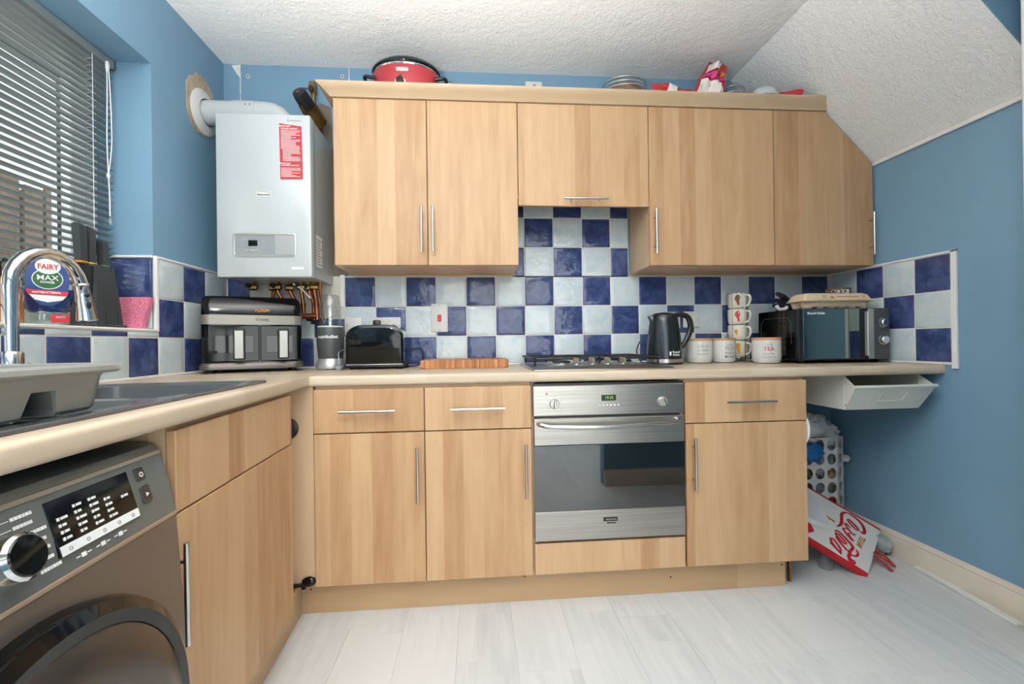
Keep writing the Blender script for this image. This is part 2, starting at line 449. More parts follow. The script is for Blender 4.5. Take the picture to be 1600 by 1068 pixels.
# ------------------------------------------------------------------ wall tiles
def tile_mesh(w, h, m):
    d = .008; g = .0018; e = .004
    mb = MB()
    l = lambda i, z: [(i, i, z), (w-i, i, z), (w-i, h-i, z), (i, h-i, z)]
    mb.loft([l(g, 0), l(g, d-.003), l(g+e*.4, d-.001), l(g+e, d), l(g+e+min(w, h)*.15, d+.0006)], False, True)
    return mesh_of(mb, m, 50)
TM = {}
def tile(parent, origin, ux, uy, w, h, dark):
    key = (round(w, 3), round(h, 3), dark)
    if key not in TM: TM[key] = tile_mesh(w, h, 'tile_blue' if dark else 'tile_pale')
    mx = frame(origin, ux, uy)
    mx = mx @ Matrix.Rotation(rnd.uniform(-.007, .007), 4, 'X') @ Matrix.Rotation(rnd.uniform(-.007, .007), 4, 'Y') @ Matrix.Translation((0, 0, .0012))
    o = bpy.data.objects.new('tile', TM[key]); COL.objects.link(o); o.parent = parent
    o.matrix_local = Matrix.Translation(-ROOT[parent.name]) @ mx
    return o
def tile_grid(parent, axis, fixed, base0, ks, rows, lo, hi, zlo, zhi, par, sgn=1, skip=None):
    for k in ks:
        a0, a1 = max(base0+k*T_, lo), min(base0+(k+1)*T_, hi)
        if a1-a0 < .03: continue
        for r in rows:
            z0, z1 = max(TZ+r*T_, zlo), min(TZ+(r+1)*T_, zhi)
            if z1-z0 < .008: continue
            if skip and skip(k, r, (a0+a1)/2, (z0+z1)/2): continue
            dark = (k+r+par) % 2 == 0
            if axis == 'x': tile(parent, (a0, fixed, z0), (1, 0, 0), (0, 0, 1), a1-a0, z1-z0, dark)
            elif axis == 'yl': tile(parent, (fixed, a0, z0), (0, 1, 0), (0, 0, 1), a1-a0, z1-z0, dark)          # faces +x
            elif axis == 'yr': tile(parent, (fixed, a1, z0), (0, -1, 0), (0, 0, 1), a1-a0, z1-z0, dark)         # faces -x
            else: tile(parent, (a0, fixed, z0), (1, 0, 0), (0, 0, 1), a1-a0, z1-z0, dark)
# rows: -2 lowest, 0 third row ; back wall: row 0 dark for odd k
tile_grid(wall_back, 'x', 0, TX, range(-1, 17), (-2, -1, 0), -.049, XR-.01, .892, 1.3325, 1)
tile_grid(wall_back, 'x', 0, TX, range(4, 9), (1, 2, 3), .793, 1.386, 1.332, 1.735, 1)
tile_grid(wall_back, 'x', 0, TX, range(-5, -1), (-2, -1), XL+.009, -.049, .886, 1.1266, 1)
tile_grid(wall_back, 'x', 0, TX, range(-5, -3), (-1, 0), XL+.009, -.47, 1.128, 1.3325, 1)
tile_grid(wall_left, 'yl', XL, -.4796, range(0, 4), (-2, -1, 0), -.4796, -.009, .885, 1.3325, 1)
tile_grid(wall_left, 'yl', XL, -.4796, range(-10, 0), (-2, -1), -1.95, -.4796, .885, 1.0545, 1)
tile_grid(wall_right, 'yr', XR, -.6307, range(0, 5), (-2, -1, 0), -.6307, -.009, .893, 1.3325, 0)
# window reveal: tiles on the far jamb
for r, d in ((-1, 0), (0, 1)):
    z0, z1 = max(TZ+r*T_, 1.066), TZ+(r+1)*T_
    tile(wall_left, (XL-.149, WY1, z0), (1, 0, 0), (0, 0, 1), .147, z1-z0, d)
mb = MB().box(XL+.001, XR-.001, -.0068, 0, .88, 1.335); mb.box(.7925, 1.3865, -.0068, 0, 1.33, 1.75)
struct('trim_4', mb, 'grout', ang=0)
mb = MB().box(XL, XL+.0068, -2.0, -.485, .88, 1.055); mb.box(XL, XL+.0068, -.487, -.002, .88, 1.335)
struct('trim_5', mb, 'grout', ang=0)
struct('trim_6', MB().box(XR-.0068, XR, -.65, -.002, .885, 1.335), 'grout', ang=0)
# white edging strips
mb = MB(); mb.box(XL-.001, XL+.0115, WY1-.002, WY1+.013, 1.056, 1.342, .002)
mb.box(XL, XL+.0115, -.479, -.002, 1.3325, 1.342, .002)
mb.box(XL-.15, XL, WY1-.0115, WY1, 1.3325, 1.342, .002)
struct('trim_7', mb, 'white_trim')
mb = MB(); mb.box(XR-.0125, XR, -.653, -.632, .87, 1.342, .002); mb.box(XR-.0125, XR, -.653, -.002, 1.3325, 1.342, .002)
struct('trim_8', mb, 'white_trim')
struct('trim_9', MB().box(-.07, -.049, -.0125, 0, 1.183, 1.342, .002), 'white_trim')
struct('trim_10', MB().box(.001, .783, -.02, -.008, 1.333, 1.3395).box(1.395, 2.47, -.02, -.008, 1.333, 1.3395), 'pale_wood')
# sill
mb = MB().box(XL-.19, XL+.0115, WY0+.001, WY1-.001, 1.055, 1.0655, .003)
struct('trim_11', mb, 'white_trim')
# silicone bead where worktop meets tiles
mb = MB(); mb.tube([(XL+.008, -1.9, .889), (XL+.009, -.01, .889), (XR-.009, -.01, .889), (XR-.009, -.6, .889)], .005, 6)
struct('trim_12', mb, 'white_trim')

# bare masonry behind the boiler, filler round the flue, cracks
def blob(pts, axis, a, thick, jit, k=5, seed=1):
    r_ = random.Random(seed); p = spline([(x, y, 0) for x, y in pts], k, True)
    return [(q.x+r_.uniform(-jit, jit), q.y+r_.uniform(-jit, jit)) for q in p]
poly = [(-.468, 1.128), (-.25, 1.127), (-.075, 1.13), (-.052, 1.19), (-.052, 1.31), (-.03, 1.345), (-.02, 1.6), (-.022, 1.95), (-.10, 1.96), (-.105, 2.17), (-.16, 2.19), (-.175, 2.0), (-.45, 1.98), (-.47, 1.5)]
setp(part('bare_masonry', MB().prism(poly, 'y', -.004, .0), 'plaster', wall_back), label='unpainted grey-brown masonry left bare behind the boiler')
poly = blob([(-.285, 2.12), (-.25, 2.17), (-.19, 2.20), (-.13, 2.19), (-.09, 2.14), (-.08, 2.04), (-.10, 1.97), (-.17, 1.94), (-.25, 1.95), (-.29, 2.03)], 0, 0, 0, .006)
setp(part('bare_filler', MB().prism(poly, 'x', XL, XL+.004), 'filler', wall_left), label='rough tan filler patch round the boiler flue')
mb = MB(); r_ = random.Random(3)
for x in (-.534, -.017):
    z = 2.369; lo = 2.17 if x < -.1 else 2.2
    while z > lo:
        h = r_.uniform(.012, .03); w = r_.uniform(.002, .005); mb.box(x-w/2+r_.uniform(-.001, .001), x+w/2, -.0012, 0, z-h, z); z -= h
mb.prism([(-.573, 2.362), (-.534, 2.366), (-.532, 2.305), (-.545, 2.315)], 'y', -.0018, 0)
part('paint_chip', mb, 'filler_white', wall_back, ang=0)
for x, z in ((-.496, 2.31), (-.049, 2.324)):
    s_ = part('wall_screw', MB().cyl((x, 0, z), (x, -.004, z), .009), 'white_plastic', wall_back)
    part('screw_hole', MB().cyl((x, -.0035, z), (x, -.0048, z), .004), 'black_rubber', s_)

# ------------------------------------------------------------------ window, blind, outside
win = sthing('window_1', (XL-.22, -1.2, WZ0))
fx0, fx1 = -.865, -.80
def rect_frame(y0, y1, z0, z1, w, x0, x1, b=.004):
    mb = MB(); mb.box(x0, x1, y0, y0+w, z0, z1, b); mb.box(x0, x1, y1-w, y1, z0, z1, b)
    mb.box(x0, x1, y0+w, y1-w, z0, z0+w, b); mb.box(x0, x1, y0+w, y1-w, z1-w, z1, b); return mb
part('window_frame', rect_frame(WY0+.003, WY1-.003, WZ0+.011, WZ1-.003, .06, fx0, fx1), 'upvc', win)
for y0, y1 in ((-1.88, -1.20), (-1.19, -.556)):
    ca = part('casement', rect_frame(y0, y1, WZ0+.074, WZ1-.067, .062, fx0+.008, fx1+.010), 'upvc', win)
    part('gasket', rect_frame(y0+.058, y1-.058, WZ0+.132, WZ1-.125, .005, fx0+.03, fx0+.042, 0), 'gasket', ca)
    part('gasket', rect_frame(y0-.006, y1+.006, WZ0+.068, WZ1-.061, .006, fx1-.003, fx1+.0032, 0), 'gasket', ca)
    part('pane', MB().box(fx0+.032, fx0+.036, y0+.06, y1-.06, WZ0+.135, WZ1-.128), 'pane_glass', ca)
# venetian blind
BX = -.745
bl = thing('venetian_blind', 'grey metal venetian blind hanging in the window recess', 'blind', (BX, -1.2, WZ0))
mb = MB().prism([(BX-.013, 2.030), (BX+.013, 2.030), (BX+.013, 2.058), (BX+.010, 2.061), (BX-.013, 2.061)], 'y', -1.92, -.505)
part('headrail', mb, 'slat_grey', bl)
part('end_cap', MB().box(BX-.015, BX+.015, -.505, -.499, 2.028, 2.063, .002), 'dark_grey', bl)
sm = MB(); sn = 5
top = []; bot = []
for i in range(sn+1):
    u = -1+2*i/sn; top.append((u*.0125, (1-u*u)*.0022))
L = 1.405
loops = [[(a, -L, z+.0003) for a, z in top]+[(a, -L, z-.0003) for a, z in top[::-1]], [(a, 0, z+.0003) for a, z in top]+[(a, 0, z-.0003) for a, z in top[::-1]]]
sm.loft(loops); slat_me = mesh_of(sm, 'slat_grey', 60)
z = 2.012; ns = 0
while z > 1.225:
    inst('slat', slat_me, None, bl, (BX, -.508, z), (0, -.20, 0)); z -= .0242; ns += 1
part('bottom_rail', MB().box(BX-.012, BX+.012, -1.915, -.508, z-.004, z+.008, .003), 'slat_grey', bl)
for yy in (-.60, -1.2, -1.8):
    mb = MB()
    for dx in (-.0135, .0135): mb.tube([(BX+dx, yy, 2.03), (BX+dx, yy, z)], .0009, 5)
    q = 2.005
    while q > z+.01: mb.tube([(BX-.0135, yy, q+.004), (BX+.0135, yy, q+.008)], .0006, 4); q -= .0242
    part('ladder_cord', mb, 'white_print', bl)
mb = MB(); mb.tube(spline([(BX+.016, -.545, 2.035), (BX+.02, -.546, 1.95), (BX+.019, -.548, 1.75), (BX+.02, -.545, 1.62)]), .0018, 6)
mb.tube(spline([(BX+.016, -.538, 2.035), (BX+.022, -.537, 1.95), (BX+.022, -.531, 1.75), (BX+.02, -.545, 1.62)]), .0018, 6)
mb.tube(spline([(BX+.02, -.545, 1.62), (BX+.021, -.542, 1.55), (BX+.02, -.540, 1.475)]), .002, 6)
mb.ball((BX+.02, -.545, 1.62), .006, .006, .01); mb.ball((BX+.018, -.541, 2.02), .006, .008, .02)
pc = part('pull_cord', mb, 'white_print', bl)
part('tassel', MB().lathe([(.003, .03), (.006, .024), (.009, 0), (.006, -.004)], (BX+.02, -.540, 1.445), 12), 'clear_plastic', pc)
# garden fence, ground
struct('ground', MB().box(-9, XL-.3, -9, 9, -.3, -.1), 'concrete')
fe = thing('garden_fence', 'weathered brown timber fence of upright boards seen through the blind', 'fence', (-2.2, -.3, -.1))
fb = mesh_of(MB().box(-.012, .012, 0, .118, 0, 2.14, .003), 'fence_wood')
for i in range(24):
    inst('fence_board', fb, None, fe, (-2.2+.004*((i*5) % 3), .872-i*.146, -.1-.02*((i*3) % 2)))
fr = mesh_of(MB().box(-.05, -.014, -2.6, .99, 0, .09, .003), 'fence_wood')
part('backing', MB().box(-2.262, -2.255, -2.6, .985, -.1, 2.0), 'pie_brown', fe)
for z0 in (.3, 1.1, 1.80): inst('fence_rail', fr, None, fe, (-2.2, 0, z0))
for y0 in (.96, -.80, -2.6): part('fence_post', MB().box(-2.31, -2.23, y0-.04, y0+.04, -.1, 2.02, .006), 'fence_wood', fe)
# glazed patio door behind the camera
pd = sthing('door_1', (1.0, YB-.1, 0))
mb = MB()
for x0 in (-.09, .98, 2.03): mb.box(x0, x0+.06, YB-.12, YB-.06, .0, 2.25, .004)
mb.box(-.09, 2.09, YB-.12, YB-.06, 2.18, 2.25, .004); mb.box(-.09, 2.09, YB-.12, YB-.06, 0, .09, .004)
part('door_frame', mb, 'upvc', pd)
for x0 in (-.03, 1.04): part('pane', MB().box(x0, x0+.94 if x0 < 0 else x0+.99, YB-.092, YB-.088, .09, 2.18), 'pane_glass', pd)
# downlight fixture, added out of view to put glints on the tiles
cl = thing('added_downlight', 'small round downlight added out of view behind the camera for tile glints', 'lamp', (.12, -2.95, ZC))
part('trim_ring', MB().ring((.12, -2.95, ZC-.012), (.12, -2.95, ZC), .06, .048, 28), 'white_plastic', cl)
part('lens', MB().lathe([(.048, 0), (.048, -.004)], (.12, -2.95, ZC-.004), 24), 'lens_white', cl)
cl = thing('added_uplighter', 'white uplighter added out of view left of the camera to brighten the ceiling', 'lamp', (.32, -2.14, 0))  # invented fixture around the added ceiling fill spot, never in view
part('lamp_base', MB().lathe([(.13, 0), (.13, .015), (.02, .03)], (.32, -2.14, 0), 28), 'white_plastic', cl)
part('stem', MB().cyl((.32, -2.14, .02), (.32, -2.14, 1.15), .012), 'white_plastic', cl)
part('bowl', MB().lathe([(.02, 1.13), (.07, 1.14), (.11, 1.17), (.125, 1.20), (.12, 1.20), (.105, 1.175), (.068, 1.15), (.02, 1.14)], (.32, -2.14, 0), 32), 'white_plastic', cl)
part('bulb', MB().ball((.32, -2.14, 1.17), .03, .03, .03, 14, 8), 'lens_white', cl)

# ------------------------------------------------------------------ fitted units
def bar_handle(parent, c, axis, length, out=(0, -1, 0), m='handle_steel', r=.0055):
    """bar handle on two pillars; c is the bar's middle, out points away from the door"""
    c = Vector(c); a = Vector({'x': (1, 0, 0), 'z': (0, 0, 1)}[axis]) if isinstance(axis, str) else Vector(axis).normalized(); o_ = Vector(out)
    mb = MB(); mb.cyl(c-a*length/2, c+a*length/2, r, n=12)
    for k in (-.32, .32): mb.cyl(c+a*length*k, c+a*length*k-o_*.028, .004, n=8)
    return part('handle', mb, m, parent)
DF = -.5936                                    # base door fronts
BT, BLN, BB, UND = .8357, .6734, .1165, .846   # drawer top, drawer line, door bottom, underside of the worktop
def carcass(x0, x1, y0, y1, z0, z1, t=.016, back=True):
    mb = MB(); mb.box(x0, x0+t, y0, y1, z0, z1); mb.box(x1-t, x1, y0, y1, z0, z1); mb.box(x0+t, x1-t, y0, y1, z0, z0+t)
    mb.box(x0+t, x1-t, y0, y0+.06, z1-t, z1); mb.box(x0+t, x1-t, y1-.06, y1, z1-t, z1)
    if back: mb.box(x0+t, x1-t, y1-.006, y1, z0+t, z1-t)
    return mb
g = .0015
def front(name, parent, x0, x1, z0, z1, y=DF, m='door_wood', t=.018):
    return part(name, MB().box(x0+g, x1-g, y, y+t, z0+g, z1-g, .0015), m, parent)

c = thing('base_cabinet', 'double light wood base cabinet with two drawers, left of the oven', 'cabinet', (.4, -.3, 0))
part('carcass', carcass(.002, .798, DF+.02, -.02, BB, UND-.002), 'pale_wood', c)
for i, (x0, x1) in enumerate(((0, .4), (.4, .8))):
    d = front('drawer_front', c, x0, x1, BLN, BT); bar_handle(d, (.198+.4*i, -.624, .7545), 'x', .20)
    d = front('door', c, x0, x1, BB, BLN-.001); bar_handle(d, (.375+.399*i, -.624, .518), 'z', .20)
c = thing('base_cabinet', 'single light wood base cabinet with one drawer, right of the oven', 'cabinet', (1.65, -.3, 0))
part('carcass', carcass(1.402, 1.898, DF+.02, -.02, BB, UND-.002), 'pale_wood', c)
d = front('drawer_front', c, 1.4, 1.9, BLN, BT); bar_handle(d, (1.654, -.624, .7555), 'x', .20)
d = front('door', c, 1.4, 1.9, BB, BLN-.001); bar_handle(d, (1.426, -.624, .5215), 'z', .20)
# oven housing
c = thing('oven_housing', 'light wood housing unit with a plain panel below the oven', 'cabinet', (1.1, -.3, 0))
mb = MB(); mb.box(.802, .814, DF+.02, -.02, BB, UND-.002); mb.box(1.386, 1.398, DF+.02, -.02, BB, UND-.002); mb.box(.814, 1.386, DF+.02, -.02, BB, BB+.016)
mb.box(.814, 1.386, DF+.03, -.02, .225, .236)
part('carcass', mb, 'pale_wood', c)
front('lower_panel', c, .805, 1.395, BB, .236)
# corner filler post and plinths
o = part('corner_post', MB().box(-.16, -.003, -.583, -.567, .115, UND-.001, .001), 'pale_wood', base=(-.08, -.575, .115)); setp(o, 'pale upright corner panel between the two runs of base units', 'panel')
o = part('plinth', MB().box(-.075, 1.83, -.5524, -.5364, 0, .1145, .001), 'plinth_wood', base=(.9, -.545, 0)); setp(o, 'long worn wooden plinth under the cabinets of the back run', 'plinth')
for x, z in ((-.03, .09), (.77, .095), (1.35, .06), (1.815, .085)):
    part('screw_hole', MB().cyl((x, -.5515, z), (x, -.5528, z), .0035, n=10), 'black_rubber', o)
o = part('plinth', MB(ML).box(-.065, -.049, -.757, .046, 0, .1145, .001), 'plinth_wood', base=(-.06, -.9, 0)); setp(o, 'short wooden plinth under the sink cabinet along the left run', 'plinth')
o = part('copper_pipe', MB().tube([(1.87, -.52, .0), (1.87, -.52, .13)], .0075, 10), 'copper', base=(1.87, -.52, 0)); setp(o, 'short copper pipe standing behind the right end of the plinth', 'pipe')

# worktops with a rounded front edge
def edge_profile(y_out, zt, zb, back, r=.011, sg=-1):
    p = [(back, zb), (back, zt)]
    for cz, a0 in ((zt-r, PI/2), (zb+r, 0)):
        for k in range(5):
            a = a0-k*PI/8; p.append((y_out-sg*r+sg*r*math.cos(a), cz+r*math.sin(a)))
    return p
mb = MB()
for x0, x1 in ((XL+.001, XR-.001),):
    n = 6; loops = []
    for i in range(n+1):
        x = x0+(x1-x0)*i/n; loops.append([(x, a, b) for a, b in edge_profile(-.6, ZTOP, UND, -.010)])
    mb.loft(loops)
wt = part('worktop', mb, 'worktop_wood', base=(1.0, -.3, .84)); setp(wt, 'pale wood-effect worktop along the back wall', 'worktop')
mb = MB(); y_end = -2.02
pr = edge_profile(0, ZTOP, UND, -.045, sg=1)
mb.loft([[MLV(a, y, b) for a, b in pr] for y in (.004, -1.42)])
def slab(pts): mb.prism([tuple(p) for p in pts], 'z', UND, ZTOP)
wl = lambda x, y: tuple(MLV(x, y, 0)[:2])
YS0, YS1 = -.245, -1.225                      # sink cut-out along the run
XS0, XS1 = -.500, -.045
slab([(XL+.001, -.601), wl(-.045, .004), wl(-.045, YS0-.006), wl(XS0+.006, YS0-.006), (XL+.001, wl(XS0, YS0-.006)[1])])
slab([(XL+.001, wl(XS0, YS0-.006)[1]), wl(XS0+.006, YS0-.006), wl(XS0+.006, YS1+.006), (XL+.001, wl(XS0, YS1+.006)[1])])
slab([(XL+.001, wl(XS0, YS1+.006)[1]), wl(XS0+.006, YS1+.006), wl(-.045, YS1+.006), wl(-.045, -1.42), (XL+.001, -2.03)])
wt2 = part('worktop', mb, 'worktop_wood_side', base=(-.3, -1.3, .84), recalc=False); setp(wt2, 'pale wood-effect worktop of the left run, holding the sink', 'worktop')
part('joint_strip', MB().box(-.012, -.0085, -.607, -.30, ZTOP-.001, ZTOP+.0005), 'plinth_wood', wt)

# sink cabinet in the left run
FX = -.012
c = thing('sink_cabinet', 'light wood sink cabinet with a plain false drawer front, beside the washing machine', 'cabinet', tuple(MLV(-.3, -.45, 0)))
Y0, Y1 = -.755, -.138
mb = MB(ML); mb.box(-.54, FX-.019, Y0, Y0+.016, BB, UND-.002); mb.box(-.54, FX-.019, Y1-.016, Y1, BB, UND-.002); mb.box(-.54, FX-.019, Y0+.016, Y1-.016, BB, BB+.016)
mb.box(-.546, -.54, Y0, Y1, BB, UND-.002); mb.box(-.06, FX-.019, Y0+.016, Y1-.016, UND-.04, UND-.002)
part('carcass', mb, 'pale_wood', c)
part('drawer_front', MB(ML).box(FX-.018, FX, Y0+g, Y1-g, BLN+g, BT-g, .0015), 'door_wood', c)
d = part('door', MB(ML).box(FX-.018, FX, Y0+g, Y1-g, BB+g, BLN-g-.001, .0015), 'door_wood', c)
bar_handle(d, MLV(FX+.016, Y0+.004, .515), 'z', .20, out=ML.to_3x3() @ Vector((1, 0, 0)))
o = part('filler_panel', MB(ML).box(-.10, -.055, Y0-.006, Y0-.002, .78, UND-.002), 'plinth_wood', c)
part('corner_filler', MB(ML).box(-.115, -.099, -.137, .020, BB, UND-.002), 'pale_wood', c)
# child latch
lt = thing('child_latch', 'black plastic child safety latch on the plinth ledge in the corner', 'latch', (-.035, -.60, .118))
mb = MB(); mb.ball((-.022, -.592, .139), .026, .012, .018, 16, 8); part('latch_head', mb, 'black_gloss', lt)
mb = MB(); mb.box(-.085, -.03, -.602, -.592, .122, .136, .004); part('strap', mb, 'black_plastic', lt)
part('foot', MB().cyl((-.04, -.594, .115), (-.04, -.594, .13), .008), 'black_rubber', lt)
o = part('latch_disc', MB().lathe([(.040, 0), (.040, .006), (.032, .011)], (-.095, -.583, .695), 28, axis=(0, -1, 0)), 'black_plastic', base=(-.095, -.583, .65)); setp(o, 'black plastic disc on the corner panel, half hidden by the sink cabinet', 'latch')

# wall units
WX, WF, WT_, WB = -.0103, -.289, 2.0658, 1.3401
def wall_unit(x0, x1, z0, label, z1=None):
    c = thing('wall_cabinet', label, 'cabinet', ((x0+x1)/2, -.15, z0)); z0 = z1 or z0
    mb = MB(); t = .016
    mb.box(x0+.001, x0+t, WF+.019, -.021, z0, WT_-.002); mb.box(x1-t, x1-.001, WF+.019, -.021, z0, WT_-.002)
    mb.box(x0+t, x1-t, WF+.019, -.021, z0, z0+t); mb.box(x0+t, x1-t, WF+.019, -.021, WT_-t-.002, WT_-.002); mb.box(x0+t, x1-t, -.027, -.021, z0+t, WT_-t)
    part('carcass', mb, 'pale_wood', c)
    return c
c = wall_unit(WX, WX+.8, WB, 'double light wood wall cabinet next to the white boiler')
d = front('door', c, WX, WX+.4, WB, WT_, WF); bar_handle(d, (.3655, -.319, 1.4915), 'z', .20)
d = front('door', c, WX+.4, WX+.8, WB, WT_, WF); bar_handle(d, (.415, -.319, 1.495), 'z', .20)
c = wall_unit(WX+.8, WX+1.4, 1.606, 'short light wood wall cabinet above the hob', z1=1.74)
d = front('door', c, WX+.8, WX+1.4, 1.606, WT_, WF); bar_handle(d, (1.091, -.319, 1.634), 'x', .20)
c = wall_unit(WX+1.4, WX+2.0, WB, 'wide single-door light wood wall cabinet above the kettle and canisters')
d = front('door', c, WX+1.4, WX+2.0, WB, WT_, WF); bar_handle(d, (1.412, -.319, 1.49), 'z', .205)
c = thing('wall_cabinet', 'light wood wall cabinet with its top corner cut off under the sloped ceiling', 'cabinet', (2.24, -.15, WB))
x0, x1 = WX+2.0, 2.4885
pf = [(x0+g, WB+g), (x1, WB+g), (x1, 1.822), (2.309, 2.0005), (2.252, WT_-g), (x0+g, WT_-g)]
pf = [(x0+g, WB+g), (x1-.006, WB+g), (x1-.006, 1.8205), (2.2455, WT_-g), (x0+g, WT_-g)]
d = part('door', MB().prism([(a, b) for a, b in pf], 'y', WF, WF+.018), 'door_wood', c); bar_handle(d, (2.461, -.319, 1.487), 'z', .20)
mb = MB(); mb.box(x0+.001, x0+.017, WF+.019, -.021, WB, WT_-.002); mb.box(x0+.017, x1-.007, WF+.019, -.021, WB, WB+.016); mb.box(x1-.023, x1-.007, WF+.019, -.021, WB+.016, 1.81)
mb.box(x0+.017, 2.235, WF+.019, -.021, WT_-.018, WT_-.002)
part('carcass', mb, 'pale_wood', c)
# cornice with a mitred return on the left
cp = [(-.262, 2.067), (-.296, 2.067), (-.300, 2.073), (-.318, 2.090), (-.337, 2.104), (-.340, 2.112), (-.332, 2.116), (-.262, 2.116)]
mb = MB(); l0 = [(WX-.003+(a+.289)*1.0, a, b) for a, b in cp]; l1 = [(2.276, a, b) for a, b in cp]
l1 = [(2.262 if b > 2.09 else 2.262, a, b) for a, b in cp]
mb.loft([l0, l1])
r0 = [(WX-.003+(a+.289), a, b) for a, b in cp]; r1 = [(WX-.003+(a+.289), -.01, b) for a, b in cp]
mb.loft([r0, r1])
o = part('cornice', mb, 'cornice_wood', base=(1.1, -.3, 2.067)); setp(o, 'pale wood cornice running along the top of the wall cabinets', 'cornice')

# ------------------------------------------------------------------ oven
ov = thing('built_in_oven', 'stainless steel built-in oven with dark glass door, under the hob', 'oven', (1.1, -.3, .24))
OF = -.600
part('oven_body', MB().box(.818, 1.382, -.578, -.04, .242, .832), 'dark_grey', ov)
cpn = part('control_panel', MB().box(.8045, 1.391, OF, OF+.022, .717, .832, .003), 'steel', ov)
part('vent_gap', MB().box(.806, 1.39, OF+.004, OF+.022, .833, .8405), 'black_plastic', ov)
for x, rot in ((.886, .1), (1.307, -.35)):
    k = part('knob', MB().lathe([(.019, 0), (.019, .006), (.0165, .010)], (x, OF, .7635), 24, axis=(0, -1, 0)), 'silver_plastic', cpn)
    mb = MB(Matrix.Translation((x, OF-.010, .7635)) @ Matrix.Rotation(rot, 4, 'Y')); mb.box(-.0045, .0045, -.016, .001, -.017, .017, .003)
    part('grip', mb, 'handle_steel', k)
    mb = MB()
    for a in range(5):
        t_ = -2.2+a*1.1; mb.box(x+.029*math.sin(t_)-.0012, x+.029*math.sin(t_)+.0012, OF-.0005, OF, .7635+.029*math.cos(t_)-.0012, .7635+.029*math.cos(t_)+.0012)
    part('dial_mark', mb, 'black_print', k)
for x in (.857, 1.338): part('indicator_lamp', MB().lathe([(.0035, 0), (.0035, .0015)], (x, OF, .8015), 12, axis=(0, -1, 0)), 'switch_red', cpn)
dsp = part('display', MB().box(1.068, 1.124, OF-.0015, OF, .771, .793, .001), 'lcd', cpn)
lettering('19:35', .0155, FRONT(1.097, OF-.0018, .782), 'lcd_green', dsp)
for i in range(6): part('button', MB().lathe([(.004, 0), (.004, .003), (.0025, .0045)], (1.059+i*.0148, OF, .7535), 12, axis=(0, -1, 0)), 'white_plastic', cpn)
dr = part('door', MB().box(.8065, 1.3935, OF, OF+.02, .605, .7085, .003), 'steel', ov)
part('door_rail', MB().box(.8055, 1.394, OF, OF+.02, .2445, .356, .003), 'steel', dr)
part('door_glass', MB().box(.8065, 1.3935, OF+.001, OF+.006, .3565, .6045), 'oven_glass', dr)
mb = MB(); mb.box(.8065, .916, OF+.0065, OF+.012, .3565, .6045); mb.box(1.284, 1.3935, OF+.0065, OF+.012, .3565, .6045)
mb.box(.916, 1.284, OF+.0065, OF+.012, .3565, .372); mb.box(.916, 1.284, OF+.0065, OF+.012, .5965, .6045); part('glass_mask', mb, 'black_gloss', dr)
mb = MB(); mb.box(.916, 1.284, OF+.30, OF+.31, .372, .5965)
part('cavity', MB().box(.90, 1.30, OF+.0125, OF+.021, .372, .5965), 'mirror_glass', dr)
mb = MB(); mb.tube(spline([(.824, OF-.002, .690), (.832, OF-.022, .688), (.875, OF-.035, .683), (1.0, OF-.045, .680), (1.1, OF-.047, .680), (1.2, OF-.045, .682), (1.32, OF-.035, .688), (1.362, OF-.022, .692), (1.37, OF-.002, .693)]), .0085, 10)
part('handle', mb, 'handle_steel', dr)
bd = part('badge', MB().box(1.069, 1.124, OF-.0012, OF, .3125, .3275), 'black_plastic', dr)
mb = MB(); r_ = random.Random(5)
for row, (z, x0, x1) in enumerate(((.3195, 1.078, 1.119), (.306, 1.083, 1.116))):
    m2 = MB(); x = x0
    while x < x1: w = r_.uniform(.0015, .0035); m2.box(x, x+w, OF-.0016, OF-.0002, z-.002-r_.uniform(0, .001), z+.002+r_.uniform(0, .0012)); x += w+.0012
    part('lettering', m2, 'grey_print' if row == 0 else 'black_print', bd, ang=0)

# ------------------------------------------------------------------ hob
HZ = ZW(1.1)
hb = thing('gas_hob', 'stainless steel four-burner gas hob set in the worktop above the oven', 'hob', (1.1, -.29, HZ))
mb = MB(); mb.loft([rr(.812, 1.388, -.535, -.045, .012, HZ), rr(.812, 1.388, -.535, -.045, .012, HZ+.004), rr(.820, 1.380, -.527, -.053, .012, HZ+.009), rr(.835, 1.365, -.512, -.068, .012, HZ+.0095)])
part('hob_plate', mb, 'steel', hb)
# raised bow-shaped control hump
mb = MB(); hl = []
for x, w in ((.86, .004), (.93, .05), (1.0, .09), (1.1, .10), (1.2, .09), (1.27, .05), (1.345, .004)):
    yy = -.505; h = .002+.011*min(1, w/.09); hl.append([(x, yy-.012, HZ+.009), (x, yy+.002, HZ+.009+h*.7), (x, yy+w*.5, HZ+.009+h), (x, yy+w+.006, HZ+.009)])
mb.loft(hl); part('control_hump', mb, 'steel', hb)
for x in (1.002, 1.067, 1.132, 1.196):
    k = part('knob', MB().lathe([(.021, 0), (.021, .003), (.016, .005)], (x, -.468, HZ+.0195), 22), 'handle_steel', hb)
    mb = MB(Matrix.Translation((x, -.468, HZ+.0195)) @ Matrix.Rotation(.35, 4, 'Z')); mb.loft([[(-.005, -.017, .003), (.005, -.017, .003), (.005, .017, .003), (-.005, .017, .003)], [(-.0045, -.016, .02), (.0045, -.016, .02), (.0045, .016, .024), (-.0045, .016, .024)], [(-.003, -.013, .025), (.003, -.013, .025), (.003, .013, .028), (-.003, .013, .028)]])
    part('grip', mb, 'champagne', k)
